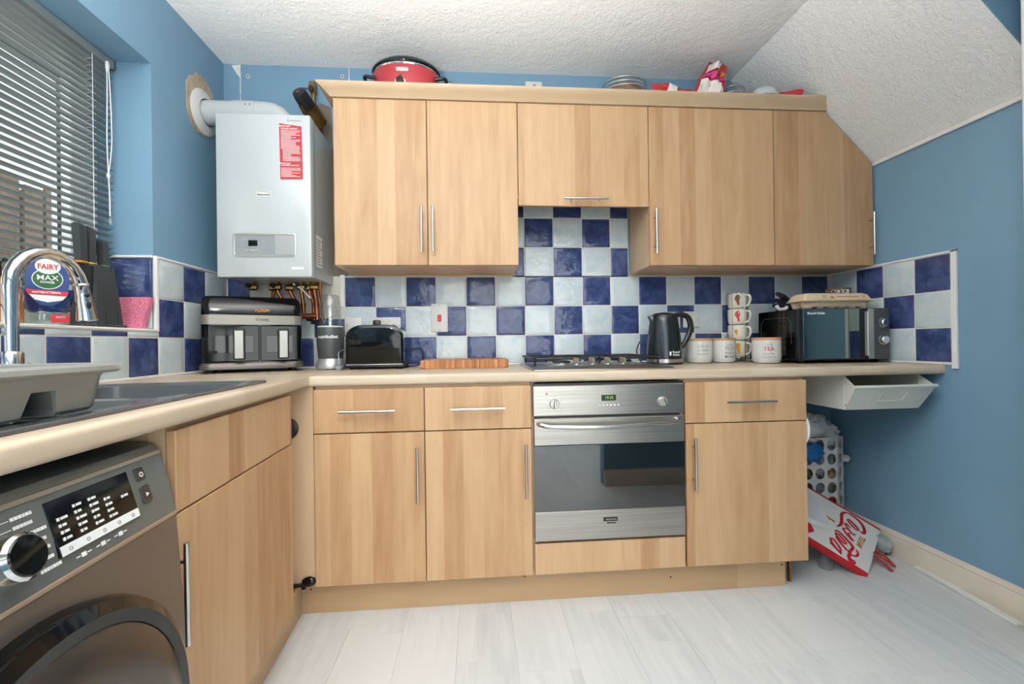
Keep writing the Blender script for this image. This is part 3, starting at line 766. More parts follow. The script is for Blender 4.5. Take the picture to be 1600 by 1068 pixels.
for x, y, r in ((.96, -.36, .037), (1.24, -.36, .028), (.96, -.16, .028), (1.24, -.16, .045)):
    b = part('burner', MB().lathe([(r+.022, .009), (r+.018, .011), (r, .012), (r, .022), (r-.004, .024)], (x, y, HZ), 22), 'silver_plastic', hb)
    part('burner_cap', MB().lathe([(r+.003, .024), (r+.003, .029), (r-.006, .032)], (x, y, HZ), 22), 'iron', b)
for x0, x1 in ((.832, 1.095), (1.105, 1.368)):
    mb = MB(); zt = HZ+.043; xm = (x0+x1)/2
    mb.tube(spline([(x0+.01, -.43, zt), (x0, -.40, zt), (x0, -.08, zt), (x0+.02, -.062, zt), (x1-.02, -.062, zt), (x1, -.08, zt), (x1, -.40, zt), (x1-.01, -.43, zt), (xm+.06, -.435, zt), (xm-.06, -.435, zt)], 4, True), .0055, 8, True)
    for yb in (-.36, -.16):
        mb.tube([(x0, yb, zt), (xm-.035, yb, zt+.002)], .005, 6); mb.tube([(xm+.035, yb, zt+.002), (x1, yb, zt)], .005, 6)
        mb.tube([(xm, yb-.075, zt), (xm, yb-.03, zt+.002)], .005, 6); mb.tube([(xm, yb+.03, zt+.002), (xm, yb+.085, zt)], .005, 6)
    mb.tube([(x0, -.26, zt), (x1, -.26, zt)], .005, 6)
    for fx, fy in ((x0+.004, -.425), (x1-.004, -.425), (x0+.004, -.07), (x1-.004, -.07)):
        mb.tube([(fx, fy, zt), (fx, fy, HZ+.012)], .005, 6)
    part('pan_support', mb, 'iron', hb)

# ------------------------------------------------------------------ washing machine
wm = thing('washing_machine', 'dark grey front-loading washing machine under the left worktop', 'washing machine', tuple(MLV(-.28, -1.075, 0)))
WY = (-1.372, -.776); WC = -1.074
prof = [(-.57, .01), (.012, .01), (.016, .30), (.013, .50), (.000, .684), (-.57, .684)]
part('body', MB(ML).prism([(a, b) for a, b in prof], 'y', *WY), 'washer_body', wm)
prof = [(-.57, .686), (.000, .686), (-.010, .74), (-.028, .800), (-.040, .815), (-.06, .820), (-.57, .820)]
pn = part('control_panel', MB(ML).prism(prof, 'y', *WY), 'washer_panel', wm)
part('trim_line', MB(ML).box(-.01, .0022, WY[0], WY[1], .682, .689, .001), 'champagne', pn)
part('top_trim', MB(ML).prism([(-.0255, .7985), (-.0275, .8045), (-.034, .804), (-.032, .798)], 'y', *WY), 'champagne', pn)
# frame on the sloped fascia: x to the right seen from the room (= +y), y up
fa = lambda y, z: ML @ frame((-.028+(.80-z)/.06*.018 if z > .74 else -.010+(.74-z)/.054*.010, y, z), (0, 1, 0), (-.018/.06 if z > .74 else -.185, 0, 1))
def on_panel(name, y0, y1, z0, z1, th, m, parent, b=0):
    zc = (z0+z1)/2; mx = ML @ frame((-.0185+(.768-zc)*.30, (y0+y1)/2, zc), (0, 1, 0), (-.29, 0, 1))
    return part(name, MB(mx).box(-(y1-y0)/2, (y1-y0)/2, -(z1-z0)/2, (z1-z0)/2, -.004, th, b), m, parent)
def panel_mx(y, z, dz=.0): return ML @ frame((-.0185+(.768-z)*.30+dz, y, z), (0, 1, 0), (-.29, 0, 1))
ds = on_panel('display', WC+.052, WC+.205, .712, .790, .0015, 'black_gloss', pn, .001)
on_panel('touch_strip', WC+.054, WC+.203, .714, .7275, .0022, 'white_print', ds)
mb = MB(); r_ = random.Random(9)
for cxx, zs in ((WC+.064, (.735, .744, .753, .762)), (WC+.093, (.735, .744, .753, .762, .771)), (WC+.120, (.735, .744, .753, .762, .771)), (WC+.147, (.735, .744, .753, .762)), (WC+.180, (.755,))):
    for zz in zs:
        mb.M = panel_mx(cxx, zz, .0018); w = r_.uniform(.009, .016); mb.box(-.002, .002, -.0022, .0022, 0, .0006); mb.box(.004, w, -.0018, .0018, 0, .0006)
part('display_mark', mb, 'white_print', ds, ang=0)['kind'] = 'stuff'
for i in range(5):
    mb = MB(panel_mx(WC+.068+i*.030, .7207, .0026)); mb.ring((0, 0, 0), (0, 0, .0003), .003, .0018, 12); part('touch_icon', mb, 'grey_print', ds, ang=0)
for y, z, s_ in ((WC+.232, .776, .011), (WC+.232, .742, .015)):
    b_ = on_panel('button', y-.011, y+.011, z-s_, z+s_, .003, 'washer_ring', pn, .002)
    mb = MB(panel_mx(y, z, .0035)); mb.ring((0, 0, 0), (0, 0, .0006), .0045, .0028, 14) if s_ < .012 else mb.add([(-.004, -.004, .0006), (.004, 0, .0006), (-.004, .004, .0006)], [(0, 1, 2)])
    part('icon', mb, 'white_print', b_, ang=0)
mb = MB()
for i, zz in enumerate((.784, .773, .760, .748, .736, .723, .710)):
    w = (.028, .024, .030, .026, .024, .024, .030)[i]; w *= .85; y0 = WC+.010 if i < 2 else WC+.017+.0012*i
    mb.M = panel_mx(y0, zz, .001)
    x = -.004
    while x < w: q = r_.uniform(.0025, .005); mb.box(x, x+q, -.0020, .0024, 0, .0005); x += q+.0009
    if i < 2: mb.box(-.05+.012*i, -.006, -.0006, .0004, 0, .0004)
for i in range(3):
    mb.M = panel_mx(WC+.085+i*.035, .7045, .001); mb.box(-.004, .004, -.003, .003, 0, .0005); mb.box(-.013, -.006, -.0008, .0008, 0, .0005); mb.box(.006, .013, -.0008, .0008, 0, .0005)
part('programme_mark', mb, 'white_print', pn, ang=0)['kind'] = 'stuff'
kx = panel_mx(WC-.022, .742); kp = kx.translation; kn = (kx.to_3x3() @ Vector((0, 0, 1)))
kb = part('dial', MB().lathe([(.031, -.004), (.031, .010), (.0295, .016), (.0285, .030), (.025, .034)], kp, 30, axis=kn), 'chrome', pn)
part('dial_face', MB().lathe([(.0245, .0335), (.023, .0355), (.010, .036)], kp, 30, axis=kn), 'black_gloss', kb)
# door
dz = .370; d0 = MLV(.0135, WC, dz); ax = ML.to_3x3() @ Vector((1, 0, 0))
db = part('door', MB().lathe([(.280, -.02), (.284, .004), (.280, .016), (.264, .026), (.246, .024)], d0, 56, axis=ax, cap1=False), 'black_gloss', wm)
part('door_ring', MB().lathe([(.246, .022), (.240, .028), (.200, .036), (.168, .036), (.160, .028)], d0, 56, axis=ax, cap0=False, cap1=False), 'washer_ring', db)
part('porthole_rim', MB().lathe([(.162, .030), (.156, .036), (.142, .030), (.134, .012)], d0, 48, axis=ax, cap0=False, cap1=False), 'black_gloss', db)
part('porthole', MB().lathe([(.137, .016), (.12, .034), (.08, .050), (.03, .056)], d0, 40, axis=ax, cap0=False), 'smoke_glass', db)
part('drum', MB().lathe([(.137, .014), (.13, -.002)], d0, 40, axis=ax, cap0=False), 'handle_steel', db)
mb = MB(ML)
for y in (WY[0]+.06, WY[1]-.06):
    for x in (-.05, -.5): mb.cyl((x, y, 0), (x, y, .012), .02)
part('foot', mb, 'black_rubber', wm)

# ------------------------------------------------------------------ sink, tap, draining tub
sk = thing('kitchen_sink', 'dark grey inset sink with drainer in the left worktop', 'sink', tuple(MLV(-.27, -.73, ZTOP)))
def lp(x0, x1, y0, y1, r, z): return [tuple(MLV(*p)) for p in rr(x0, x1, y0, y1, r, z)]
mid = -.70; zt = .8925
mb = MB()
mb.loft([lp(XS0, XS1, mid, YS0, .004, .8855), lp(XS0, XS1, mid, YS0, .004, zt-.002), lp(XS0+.002, XS1-.002, mid, YS0-.002, .004, zt), lp(XS0+.035, XS1-.03, mid+.02, YS0-.03, .04, zt),
         lp(XS0+.045, XS1-.038, mid+.028, YS0-.04, .04, zt-.006), lp(XS0+.056, XS1-.049, mid+.045, YS0-.06, .05, .735)], False, True)
part('bowl', mb, 'sink_black', sk)
mb = MB()
mb.loft([lp(XS0, XS1, YS1, mid, .004, .8855), lp(XS0, XS1, YS1, mid, .004, zt-.002), lp(XS0+.002, XS1-.002, YS1+.002, mid, .004, zt), lp(XS0+.075, XS1-.03, YS1+.04, mid-.02, .05, zt),
         lp(XS0+.083, XS1-.038, YS1+.048, mid-.028, .05, zt-.008), lp(XS0+.092, XS1-.048, YS1+.06, mid-.04, .05, .868)], False, True)
part('drainer', mb, 'sink_black', sk)
rb = MB()
for i in range(7):
    y = mid-.07-i*.058; rb.tube([MLV(XS0+.11, y, .870), MLV(XS1-.07, y, .870)], .004, 6)
part('drainer_rib', rb, 'sink_black', sk)
part('waste', MB().lathe([(.04, 0), (.036, .003)], MLV(-.27, -.48, .7352), 20), 'chrome', sk)
tp = thing('kitchen_tap', 'tall chrome swan-neck tap with pull-out spray at the back of the sink', 'tap', (-.53, -1.098, .8855))
bx, by = -.53, -1.098
part('tap_body', MB().lathe([(.028, .0), (.028, .006), (.0235, .010), (.0235, .100), (.020, .106)], (bx, by, .8855), 24), 'chrome', tp)
arc = [(bx, by, .98)]
pts = [(bx, by, .98), (bx, by, 1.06), (bx, by, 1.15)]
for k in range(1, 11):
    a = PI-k*PI*.93/10; rr_ = .088
    pts.append((bx+.02*(1+math.cos(a))*.5, by+rr_+rr_*math.cos(a), 1.155+.0925*math.sin(a)))
part('spout', MB().tube(pts, .0155, 16), 'chrome', tp)
e = Vector(pts[-1]); dn = (Vector(pts[-1])-Vector(pts[-2])).normalized(); dn = Vector((.03, .16, -1)).normalized()
sp_ = part('spray_head', MB().lathe([(.0165, -.004), (.0185, 0), (.0165, .004), (.0175, .03), (.021, .07), (.025, .098), (.019, .102)], e, 22, axis=dn), 'chrome', tp)
for dd, s_ in ((.03, .006), (.058, .011)):
    p = e+dn*dd+Vector((.0165, -.008, .0)); mb = MB(); mb.ball(p, .005, .007, s_, 10, 6); part('button', mb, 'black_rubber', sp_)
lv = part('lever', MB().tube([(bx+.02, by+.014, .955), (bx+.05, by+.034, .948), (bx+.085, by+.055, .935)], [.009, .006, .005], 10), 'chrome', tp)

tb = thing('draining_tub', 'grey plastic draining tub standing across the sink, notch in its front', 'tub', tuple(MLV(-.22, -1.1, zt)))
X0, X1, Y0, Y1 = -.43, -.070, -1.30, -.828
Lp = lambda d, r, z: lp(X0-d, X1+d, Y0-d, Y1+d, r, z)
z0 = zt+.001
mb = MB(); mb.loft([Lp(-.014, .03, z0), Lp(-.008, .035, z0+.006), Lp(.0, .04, z0+.055), Lp(.003, .04, z0+.061), Lp(.018, .045, z0+.063), Lp(.022, .048, z0+.067), Lp(.020, .048, z0+.074), Lp(.010, .046, z0+.078), Lp(-.004, .04, z0+.076), Lp(-.012, .032, z0+.010)], True, True)
t1 = part('tub_shell', mb, 'grey_tub', tb)
cb = MB(ML); zz = z0-.02
cb.loft([[(X1-.12, -.995, zz), (X1+.05, -.995, zz), (X1+.05, -.925, zz), (X1-.12, -.925, zz)], [(X1-.12, -.978, z0+.040), (X1+.05, -.978, z0+.040), (X1+.05, -.938, z0+.040), (X1-.12, -.938, z0+.040)]])
ct = part('cutter', cb, 'grey_tub', None, base=(0, 0, 0)); bpy.context.view_layer.update()
difference(t1, [ct]); finish(t1.data, 35)
mb = MB(ML); xo, xi = X1-.011, X1-.085
q = lambda d: [(-.996-d, z0), (-.924+d, z0), (-.937+d, z0+.0405+d), (-.979-d, z0+.0405+d)]
o_, i_ = q(.003), q(0)
for k in (1, 2, 3):  # side, top, side walls of the notch
    a, b_ = k, (k+1) % 4
    mb.loft([[(xi, *i_[a]), (xi, *i_[b_]), (xi, *o_[b_]), (xi, *o_[a])], [(xo, *i_[a]), (xo, *i_[b_]), (xo, *o_[b_]), (xo, *o_[a])]])
mb.loft([[(xi-.003, *p) for p in o_], [(xi, *p) for p in o_]])
part('notch_wall', mb, 'grey_tub', t1)

# ------------------------------------------------------------------ boiler, flue, pipework
bo = thing('gas_boiler', 'white wall-hung gas boiler with a red warning sticker, left of the wall cabinets', 'boiler', (-.295, -.15, 1.29))
BY = -.300
part('casing', MB().box(-.487, -.103, BY+.012, -.006, 1.292, 1.979, .003), 'white_enamel', bo)
fp = part('front_cover', MB().box(-.489, -.1015, BY, BY+.06, 1.289, 1.982, .006, 2), 'white_enamel', bo)
mb = MB(); lpx = lambda x0, x1, z0, z1, r, y: [(a, y, b) for a, b, c_ in rr(x0, x1, z0, z1, r)]
mb.loft([lpx(-.424, -.163, 1.374, 1.475, .014, BY+.001), lpx(-.424, -.163, 1.374, 1.475, .014, BY-.003), lpx(-.418, -.169, 1.380, 1.469, .011, BY-.004), lpx(-.414, -.173, 1.384, 1.465, .008, BY-.001)], False, False)
cp_ = part('panel_rim', mb, 'silver_plastic', fp)
part('control_panel', MB().box(-.416, -.171, BY-.0012, BY, 1.382, 1.467, 0), 'grey_print', cp_)
part('flap', MB().box(-.252, -.172, BY-.0022, BY, 1.383, 1.466, .0008), 'silver_plastic', cp_)
part('display', MB().box(-.360, -.323, BY-.0025, BY, 1.420, 1.445, .0008), 'black_gloss', cp_)
part('dial', MB().ring((-.375, BY, 1.444), (-.375, BY-.003, 1.444), .0075, .005, 18), 'silver_plastic', cp_)
for i in range(3): part('button', MB().box(-.378+i*.026, -.357+i*.026, BY-.003, BY, 1.397, 1.4045, .0012), 'silver_plastic', cp_)
mb = MB(); mb.prism([(-.229, 1.943), (-.137, 1.931), (-.133, 1.706), (-.226, 1.704)], 'y', BY-.0012, BY)
stk = part('warning_sticker', mb, 'red_print', fp)
lettering('IMPORTANT', .0085, FRONT(-.206, BY-.0014, 1.931), 'white_print', stk, bold=.02)
lettering('INSTALLER CHECKLIST', .0068, FRONT(-.187, BY-.0014, 1.921), 'white_print', stk, bold=.02)
lettering('IMPORTANT', .0085, FRONT(-.206, BY-.0014, 1.772), 'white_print', stk, bold=.02)
lettering('CUSTOMERS CHECKLIST', .0068, FRONT(-.185, BY-.0014, 1.764), 'white_print', stk, bold=.02)
mb = MB(); r_ = random.Random(2); z = 1.913
while z > 1.712:
    if not (1.755 < z < 1.782):
        x0 = -.222+(.007 if z < 1.83 and z > 1.782 else 0); x1 = r_.choice((-.142, -.146, -.16, -.18, -.143)); x = x0
        while x < x1: w = r_.uniform(.003, .009); mb.box(x, min(x+w, x1), BY-.0016, BY-.001, z, z+.0019); x += w+.0012
    z -= .0052
o = part('small_print', mb, 'white_print', stk, ang=0); o['kind'] = 'stuff'
lettering('Glow-worm', .0125, FRONT(-.168, BY-.0004, 1.9555), 'grey_print', fp, name='maker_name')
lg = part('logo_plate', MB().box(-.327, -.264, BY-.001, BY, 1.630, 1.656, .0004), 'white_plastic', fp)
lettering('Glow-worm', .0105, FRONT(-.296, BY-.0012, 1.6385), 'black_print', lg, bold=.01)
mb = MB(); mb.tube([(-.322, BY-.001, 1.653), (-.295, BY-.001, 1.6525), (-.278, BY-.001, 1.649), (-.268, BY-.001, 1.644)], .0009, 4); part('logo_swoosh', mb, 'grey_print', lg)
part('rating_plate', MB().box(-.185, -.135, BY-.0006, BY, 1.322, 1.331, 0), 'white_print', fp)
mb = MB()
for i in range(7): mb.box(-.1035, -.1022, -.235+i*.012, -.227+i*.012, 1.36, 1.47)
o = part('data_label', MB().box(-.1032, -.1022, -.245, -.165, 1.345, 1.485), 'white_print', bo)
mb = MB()
for i in range(10): mb.box(-.1024, -.1016, -.240, -.175-(.02 if i % 3 else 0), 1.355+i*.012, 1.359+i*.012)
part('lettering', mb, 'grey_print', o, ang=0)
fl = thing('boiler_flue', 'white boiler flue pipe running from the wall collar to an elbow on the boiler', 'flue', (-.4, -.17, 1.982))
fy, fz = -.170, 2.043
part('collar', MB().lathe([(.098, 0), (.098, .004), (.085, .012), (.062, .016), (.058, .016)], (XL+.004, fy, fz), 36, axis=(1, 0, 0), cap1=False), 'white_plastic', fl)
pts = [(XL+.006, fy, fz), (-.5, fy, fz), (-.335, fy, fz)]+[(-.335+.085*math.sin(a), fy, fz-.085+.085*math.cos(a)+(.0 if 1 else 0)) for a in (PI/10, PI/5, 3*PI/10, 4*PI/10, PI/2)]
pts = [(p[0], p[1], max(p[2], 1.985)) for p in pts[:-1]]+[(-.25, fy, 1.9825)]
part('flue_pipe', MB().tube(pts, .053, 24), 'white_enamel', fl)
part('joint_sleeve', MB().tube([(-.47, fy, fz), (-.37, fy, fz)], .0555, 24), 'white_enamel', fl)
for x in (-.405, -.385): part('screw', MB().lathe([(.003, 0), (.002, .002)], (x, fy-.053, fz+.018), 10, axis=(0, -1, .3)), 'dark_grey', fl)
part('test_cap', MB().lathe([(.012, 0), (.012, .02), (.009, .024)], (-.225, -.14, 1.980), 14), 'white_plastic', fl)

pw = thing('boiler_pipework', 'copper pipes and brass valves hanging from the underside of the boiler', 'pipes', (-.28, -.10, 1.13))
PX = ((-.425, .011, 0), (-.345, .0075, -.02), (-.318, .0085, .02), (-.272, .0085, .018), (-.212, .0085, 0), (-.186, .0085, .012), (-.152, .011, 0), (-.135, .0065, 0))
for i, (x, r, sk_) in enumerate(PX):
    y = -.10 if i % 2 else -.125
    lo = 1.13 if i < 5 else 1.118
    if i: part('pipe', MB().tube([(x, y, 1.30), (x, y, 1.25), (x+sk_, y+.02, 1.20), (x+sk_, y+.03, lo)], r, 10), 'copper', pw)
    if i in (1, 4, 6): part('collar', MB().cyl((x+sk_*.9, y+.02, 1.195), (x+sk_, y+.024, 1.18), r+.003), 'copper', pw)
    if i != 7:
        v_ = part('valve', MB().lathe([(.010, -.02), (.015, -.016), (.016, .0), (.015, .016), (.010, .02)], (x, y-.004, 1.268), 8, axis=(1, .2, 0)), 'brass', pw)
        part('valve_nut', MB().cyl((x, y, 1.255), (x, y, 1.291), .0135, n=6), 'brass', v_)
        if i in (0, 2, 4, 5): part('valve_cap', MB().cyl((x-.01, y-.018, 1.272), (x-.01, y-.036, 1.274), .010), 'black_plastic', v_)
part('drain_tube', MB().tube(spline([(-.235, -.16, 1.279), (-.20, -.15, 1.255), (-.165, -.14, 1.215)]), .0045, 8), 'white_plastic', pw)
part('pipe_tee', MB().tube([(-.215, -.10, 1.135), (-.15, -.10, 1.135)], .0125, 10), 'copper', pw)
part('pipe_hole', MB().box(-.235, -.12, -.009, -.0015, 1.10, 1.129), 'black_rubber', pw)

mf = thing('magnetic_filter', 'brass and black magnetic filter on a pipe above the boiler', 'pipe filter', (-.16, -.08, 2.0))
a, b = Vector((-.142, -.06, 2.062)), Vector((-.183, -.215, 2.132)); d_ = (b-a).normalized()
part('filter_body', MB().lathe([(.020, -.012), (.038, 0), (.038, .085), (.036, .09)], a, 22, axis=d_), 'brass', mf)
part('body_ring', MB().lathe([(.040, .076), (.040, .092)], a, 22, axis=d_), 'brass', mf)
cpp = part('filter_cap', MB().lathe([(.034, .09), (.0335, .150), (.030, .168), (.02, .172)], a, 10, axis=d_), 'black_plastic', mf)
part('bleed_screw', MB().lathe([(.009, 0), (.009, .006), (.005, .008)], a+d_*.171+Vector((0, -.002, -.008)), 8, axis=d_), 'brass', cpp)
part('drain_valve', MB().lathe([(.010, 0), (.010, .03), (.012, .032), (.012, .042)], a+d_*.085+Vector((-.01, -.012, -.03)), 10, axis=d_), 'brass', mf)
part('pipe', MB().tube([(-.135, -.05, 1.985), (-.143, -.05, 2.05)], .009, 10), 'copper', mf)
part('pipe', MB().tube([(-.160, -.055, 2.10), (-.170, -.055, 2.17), (-.170, -.055, 2.25)], .011, 10), 'brass', mf)
part('valve_block', MB().box(-.186, -.156, -.075, -.035, 2.205, 2.262, .006), 'brass', mf)
part('lever', MB().tube([(-.17, -.078, 2.215), (-.205, -.085, 2.215), (-.208, -.085, 2.18)], .004, 8), 'black_plastic', mf)
part('valve_knob', MB().lathe([(.012, 0), (.012, .012), (.008, .015)], (-.172, -.074, 2.22), 12, axis=(0, -1, 0)), 'black_plastic', mf)

# ------------------------------------------------------------------ switches and sockets
def plate(name, label, cat, x0, x1, z0, z1, group=None):
    t_ = thing(name, label, cat, ((x0+x1)/2, 0, z0), group)
    part('face_plate', MB().box(x0, x1, -.0185, -.0095, z0, z1, .003, 2), 'white_plastic', t_)
    return t_
def screws(t_, pts):
    for x, z in pts: part('screw', MB().lathe([(.0028, 0), (.002, .001)], (x, -.0185, z), 10, axis=(0, -1, 0)), 'grey_print', t_)
cs = plate('cooker_switch', 'tall white cooker switch with a red rocker on the tiles', 'switch', .371, .4545, 1.055, 1.196)
part('rocker', MB().box(.404, .423, -.0225, -.0185, 1.107, 1.141, .002), 'switch_red', cs); screws(cs, ((.413, 1.187), (.413, 1.064)))
so = plate('wall_socket', 'white double wall socket behind the toaster', 'socket', .076, .222, 1.046, 1.131)
screws(so, ((.083, 1.088), (.215, 1.088)))
for x in (.128, .170): part('rocker', MB().box(x-.006, x+.006, -.0215, -.0185, 1.108, 1.124, .0015), 'white_plastic', so)
for x in (.110, .188):
    mb = MB()
    for dx, dz_, w, h in ((0, .0, .002, .004), (-.011, -.019, .0035, .002), (.011, -.019, .0035, .002)): mb.box(x+dx-w, x+dx+w, -.0188, -.0183, 1.092+dz_-h, 1.092+dz_+h)
    part('pin_holes', mb, 'black_rubber', so, ang=0)
pg = part('plug', MB().box(.093, .128, -.052, -.019, 1.075, 1.117, .008, 2), 'black_plastic', base=(.11, -.03, 1.075)); setp(pg, 'black plug pushed into the socket behind the toaster', 'plug')
so = plate('wall_socket', 'white blank socket plate beside the blender', 'socket', -.046, .034, 1.050, 1.132); screws(so, ((-.037, 1.09),))
so = plate('wall_socket', 'white double wall socket behind the kettle', 'socket', 1.510, 1.655, 1.060, 1.146)
for x in (1.53, 1.635): part('rocker', MB().box(x-.006, x+.006, -.0215, -.0185, 1.118, 1.134, .0015), 'white_plastic', so)
so = plate('wall_socket', 'white single wall socket between kettle handle and canisters', 'socket', 1.672, 1.7585, 1.064, 1.147)
screws(so, ((1.75, 1.106),)); part('rocker', MB().box(1.71, 1.722, -.0215, -.0185, 1.124, 1.138, .0015), 'white_plastic', so)
so = plate('blank_plate', 'white blank plate high on the wall above the cabinets', 'wall plate', .86, .946, 2.236, 2.322)
part('cord_hole', MB().lathe([(.007, 0), (.004, .002)], (.906, -.0185, 2.303), 12, axis=(0, -1, 0)), 'grey_print', so)

# ------------------------------------------------------------------ air fryer
AL, AR = Vector((-.527, -.365, 0)), Vector((-.178, -.200, 0)); ud = (AR-AL).normalized(); AW = (AR-AL).length
az = .9008
AM = frame(AL+Vector((0, 0, az)), ud, (0, 0, 1)) @ Matrix(((1, 0, 0, 0), (0, 0, 1, 0), (0, -1, 0, 0), (0, 0, 0, 1)))  # x along the front, y into the depth, z up
AM = Matrix((ud, Vector((-ud.y, ud.x, 0)), Vector((0, 0, 1)))).transposed().to_4x4(); AM.translation = AL+Vector((0, 0, az))
af = thing('air_fryer', 'black double-drawer air fryer with silver band and handles in the corner', 'air fryer', tuple(AM @ Vector((AW/2, .1, -.015))))
AD = .205
def al(x0, x1, y0, y1, r, z): return rr(x0, x1, y0, y1, r, z)
mb = MB(AM); mb.loft([al(-.004, AW+.004, -.004, AD, .04, 0), al(-.004, AW+.004, -.004, AD, .04, .018), al(.004, AW-.004, .003, AD-.004, .035, .028)]); part('base', mb, 'airfryer_base', af)
mb = MB(AM); mb.loft([al(.004, AW-.004, .004, AD-.004, .035, .027), al(.003, AW-.003, .003, AD-.004, .035, .19)]); part('body', mb, 'black_gloss', af)
mb = MB(AM); mb.loft([al(.001, AW-.001, .0, AD-.004, .036, .188), al(.001, AW-.001, .0, AD-.004, .036, .228)], False, False)
plain('band_silver', '8f8a82', .4, .5)
bnd = part('band', mb, 'band_silver', af)
mb = MB(AM); mb.loft([al(.003, AW-.003, .003, AD-.004, .035, .227), al(.004, AW-.004, .006, AD-.006, .035, .265), al(.010, AW-.010, .018, AD-.012, .03, .296), al(.020, AW-.020, .032, AD-.03, .025, .308), al(.05, AW-.05, .06, AD-.06, .02, .312)]); tpp = part('lid', mb, 'black_gloss', af)
fx = lambda x, z, d=-.004: AM @ frame((x, d, z), (1, 0, 0), (0, 0, 1))
lettering('VIZION', .017, fx(AW*.585, .248, .0015), 'orange_print', tpp, bold=.02)
lettering('TOWER', .0145, fx(AW*.585, .208, -.0008), 'black_print', bnd, bold=.02)
for i, (x0, x1) in enumerate(((.030, AW*.555), (AW*.565, AW-.022))):
    dw = part('drawer', MB(AM).box(x0, x1, -.0025, .02, .032, .184, .003), 'black_gloss', af)
    w_ = part('window', MB(AM).box(x0+.022, x1-.020, -.0045, -.002, .068, .142, .001), 'smoke_glass', dw)
    hx = x0+(x1-x0)*.60
    mb = MB(AM); mb.loft([[(hx-.017, -.008, .048), (hx+.017, -.008, .048), (hx+.015, -.036, .046), (hx-.015, -.036, .046)], [(hx-.017, -.006, .165), (hx+.017, -.006, .165), (hx+.015, -.045, .160), (hx-.015, -.045, .160)]])
    part('handle', mb, 'silver_plastic', dw)
    mb = MB(AM); mb.box(hx-.022, hx+.022, -.009, -.002, .040, .17, .003); part('handle_mount', mb, 'black_plastic', dw)
mb = MB(AM)
for x, y in ((.04, .03), (AW-.04, .03), (.04, AD-.04), (AW-.04, AD-.04)): mb.cyl((x, y, -.0155), (x, y, .001), .012, n=12)
part('foot', mb, 'black_rubber', af)

# ------------------------------------------------------------------ blender, toaster, plug
nb_ = thing('cup_blender', 'dark grey cup blender with clear cup, between air fryer and toaster', 'blender', (-.083, -.125, ZW(-.08)))
cx, cyy, zb_ = -.083, -.125, ZW(-.08)
bs = part('base', MB().lathe([(.066, .004), (.068, .014), (.064, .03), (.056, .045), (.054, .05)], (cx, cyy, zb_), 28), 'silver_plastic', nb_)
bd_ = part('motor_body', MB().lathe([(.048, .035), (.054, .055), (.060, .11), (.0615, .185), (.059, .194)], (cx, cyy, zb_), 28), 'dark_grey', nb_)
part('collar', MB().lathe([(.0565, .193), (.0565, .200), (.050, .201)], (cx, cyy, zb_), 28, cap1=False), 'white_plastic', bd_)
part('cup', MB().lathe([(.049, .198), (.0485, .225), (.045, .29), (.0385, .338), (.033, .345), (.0, .346)], (cx, cyy, zb_), 28, cap0=False, cap1=False), 'clear_plastic', nb_)
mb = MB(); mb.tube(spline([(cx-.028, cyy-.02, zb_+.205), (cx-.012, cyy-.02, zb_+.235), (cx+.026, cyy-.02, zb_+.243)]), .0018, 6); mb.cyl((cx, cyy, zb_+.2), (cx, cyy, zb_+.22), .01); part('blade', mb, 'chrome', nb_)
mb = MB()
mb = text_mb('nutribullet', .0205, frame((cx+.004, cyy-.0612, zb_+.150), (1, 0, 0), (0, 0, 1)), bold=.02)
for v in mb.v:
    dx = v.x-cx; yy = cyy-math.sqrt(max(.0618**2-dx*dx*.9, 0)); v.y = yy-(.0002 if v.y > cyy-.0612 else .0008)
part('lettering', mb, 'white_print', bd_, ang=0)
for q in range(3): part('foot', MB().cyl((cx+.05*math.cos(q*2.1+.6), cyy+.05*math.sin(q*2.1+.6), zb_), (cx+.05*math.cos(q*2.1+.6), cyy+.05*math.sin(q*2.1+.6), zb_+.006), .008), 'black_rubber', bs)
pg = thing('plug_with_cable', 'pale grey plug and cable lying between the blender and the toaster', 'plug', (-.02, -.2, ZW(0)))
mb = MB(); mb.box(-.034, -.006, -.225, -.185, ZW(0)+.0005, ZW(0)+.018, .004); mb.box(-.028, -.014, -.215, -.195, ZW(0)+.017, ZW(0)+.05, .004); part('plug_body', mb, 'grey_print', pg)
part('cable', MB().tube(spline([(-.020, -.205, ZW(0)+.045), (-.030, -.18, ZW(0)+.075), (-.020, -.12, ZW(0)+.088), (-.012, -.06, ZW(0)+.06), (-.010, -.04, ZW(0)+.004)]), .0026, 8), 'grey_print', pg)

tz = ZW(.13); ty0, ty1 = -.205, -.045
ts = thing('toaster', 'black two-slice toaster with an arched top and chrome ends', 'toaster', (.137, -.125, tz))
def arch(x0, x1, z0, z1, r):
    p = [(x0, z0), (x1, z0)]; n = 9
    for cx_, a0 in ((x1-r, 0), (x0+r, PI/2)):
        for k in range(n+1):
            a = a0+PI/2*k/n; p.append((cx_+r*math.cos(a), z1-r*.72+r*.72*math.sin(a)))
    return p
X0_, X1_ = .008, .262
mb = MB(); lo_ = [[(a, y, b) for a, b in arch(X0_+d, X1_-d, tz+.022+d*.3, tz+.200-d, .075)] for y, d in ((ty0+.012, .012), (ty0+.006, .004), (ty0+.010, .0), (ty1-.01, .0), (ty1, .006))]
part('shell', MB().loft(lo_[2:]), 'chrome', ts)
lo2 = [[(a, y, b) for a, b in arch(X0_+d, X1_-d, tz+.024+d*.3, tz+.201-d, .075)] for y, d in ((ty0+.016, -.001), (ty0+.004, .0), (ty0, .006), (ty0-.002, .016))]
part('front_plate', MB().loft(lo2), 'black_gloss', ts)
mb = MB(); mb.box(X0_-.004, X1_+.004, ty0-.006, ty1+.002, tz+.008, tz+.024, .004, 2); bsx = part('base', mb, 'black_plastic', ts)
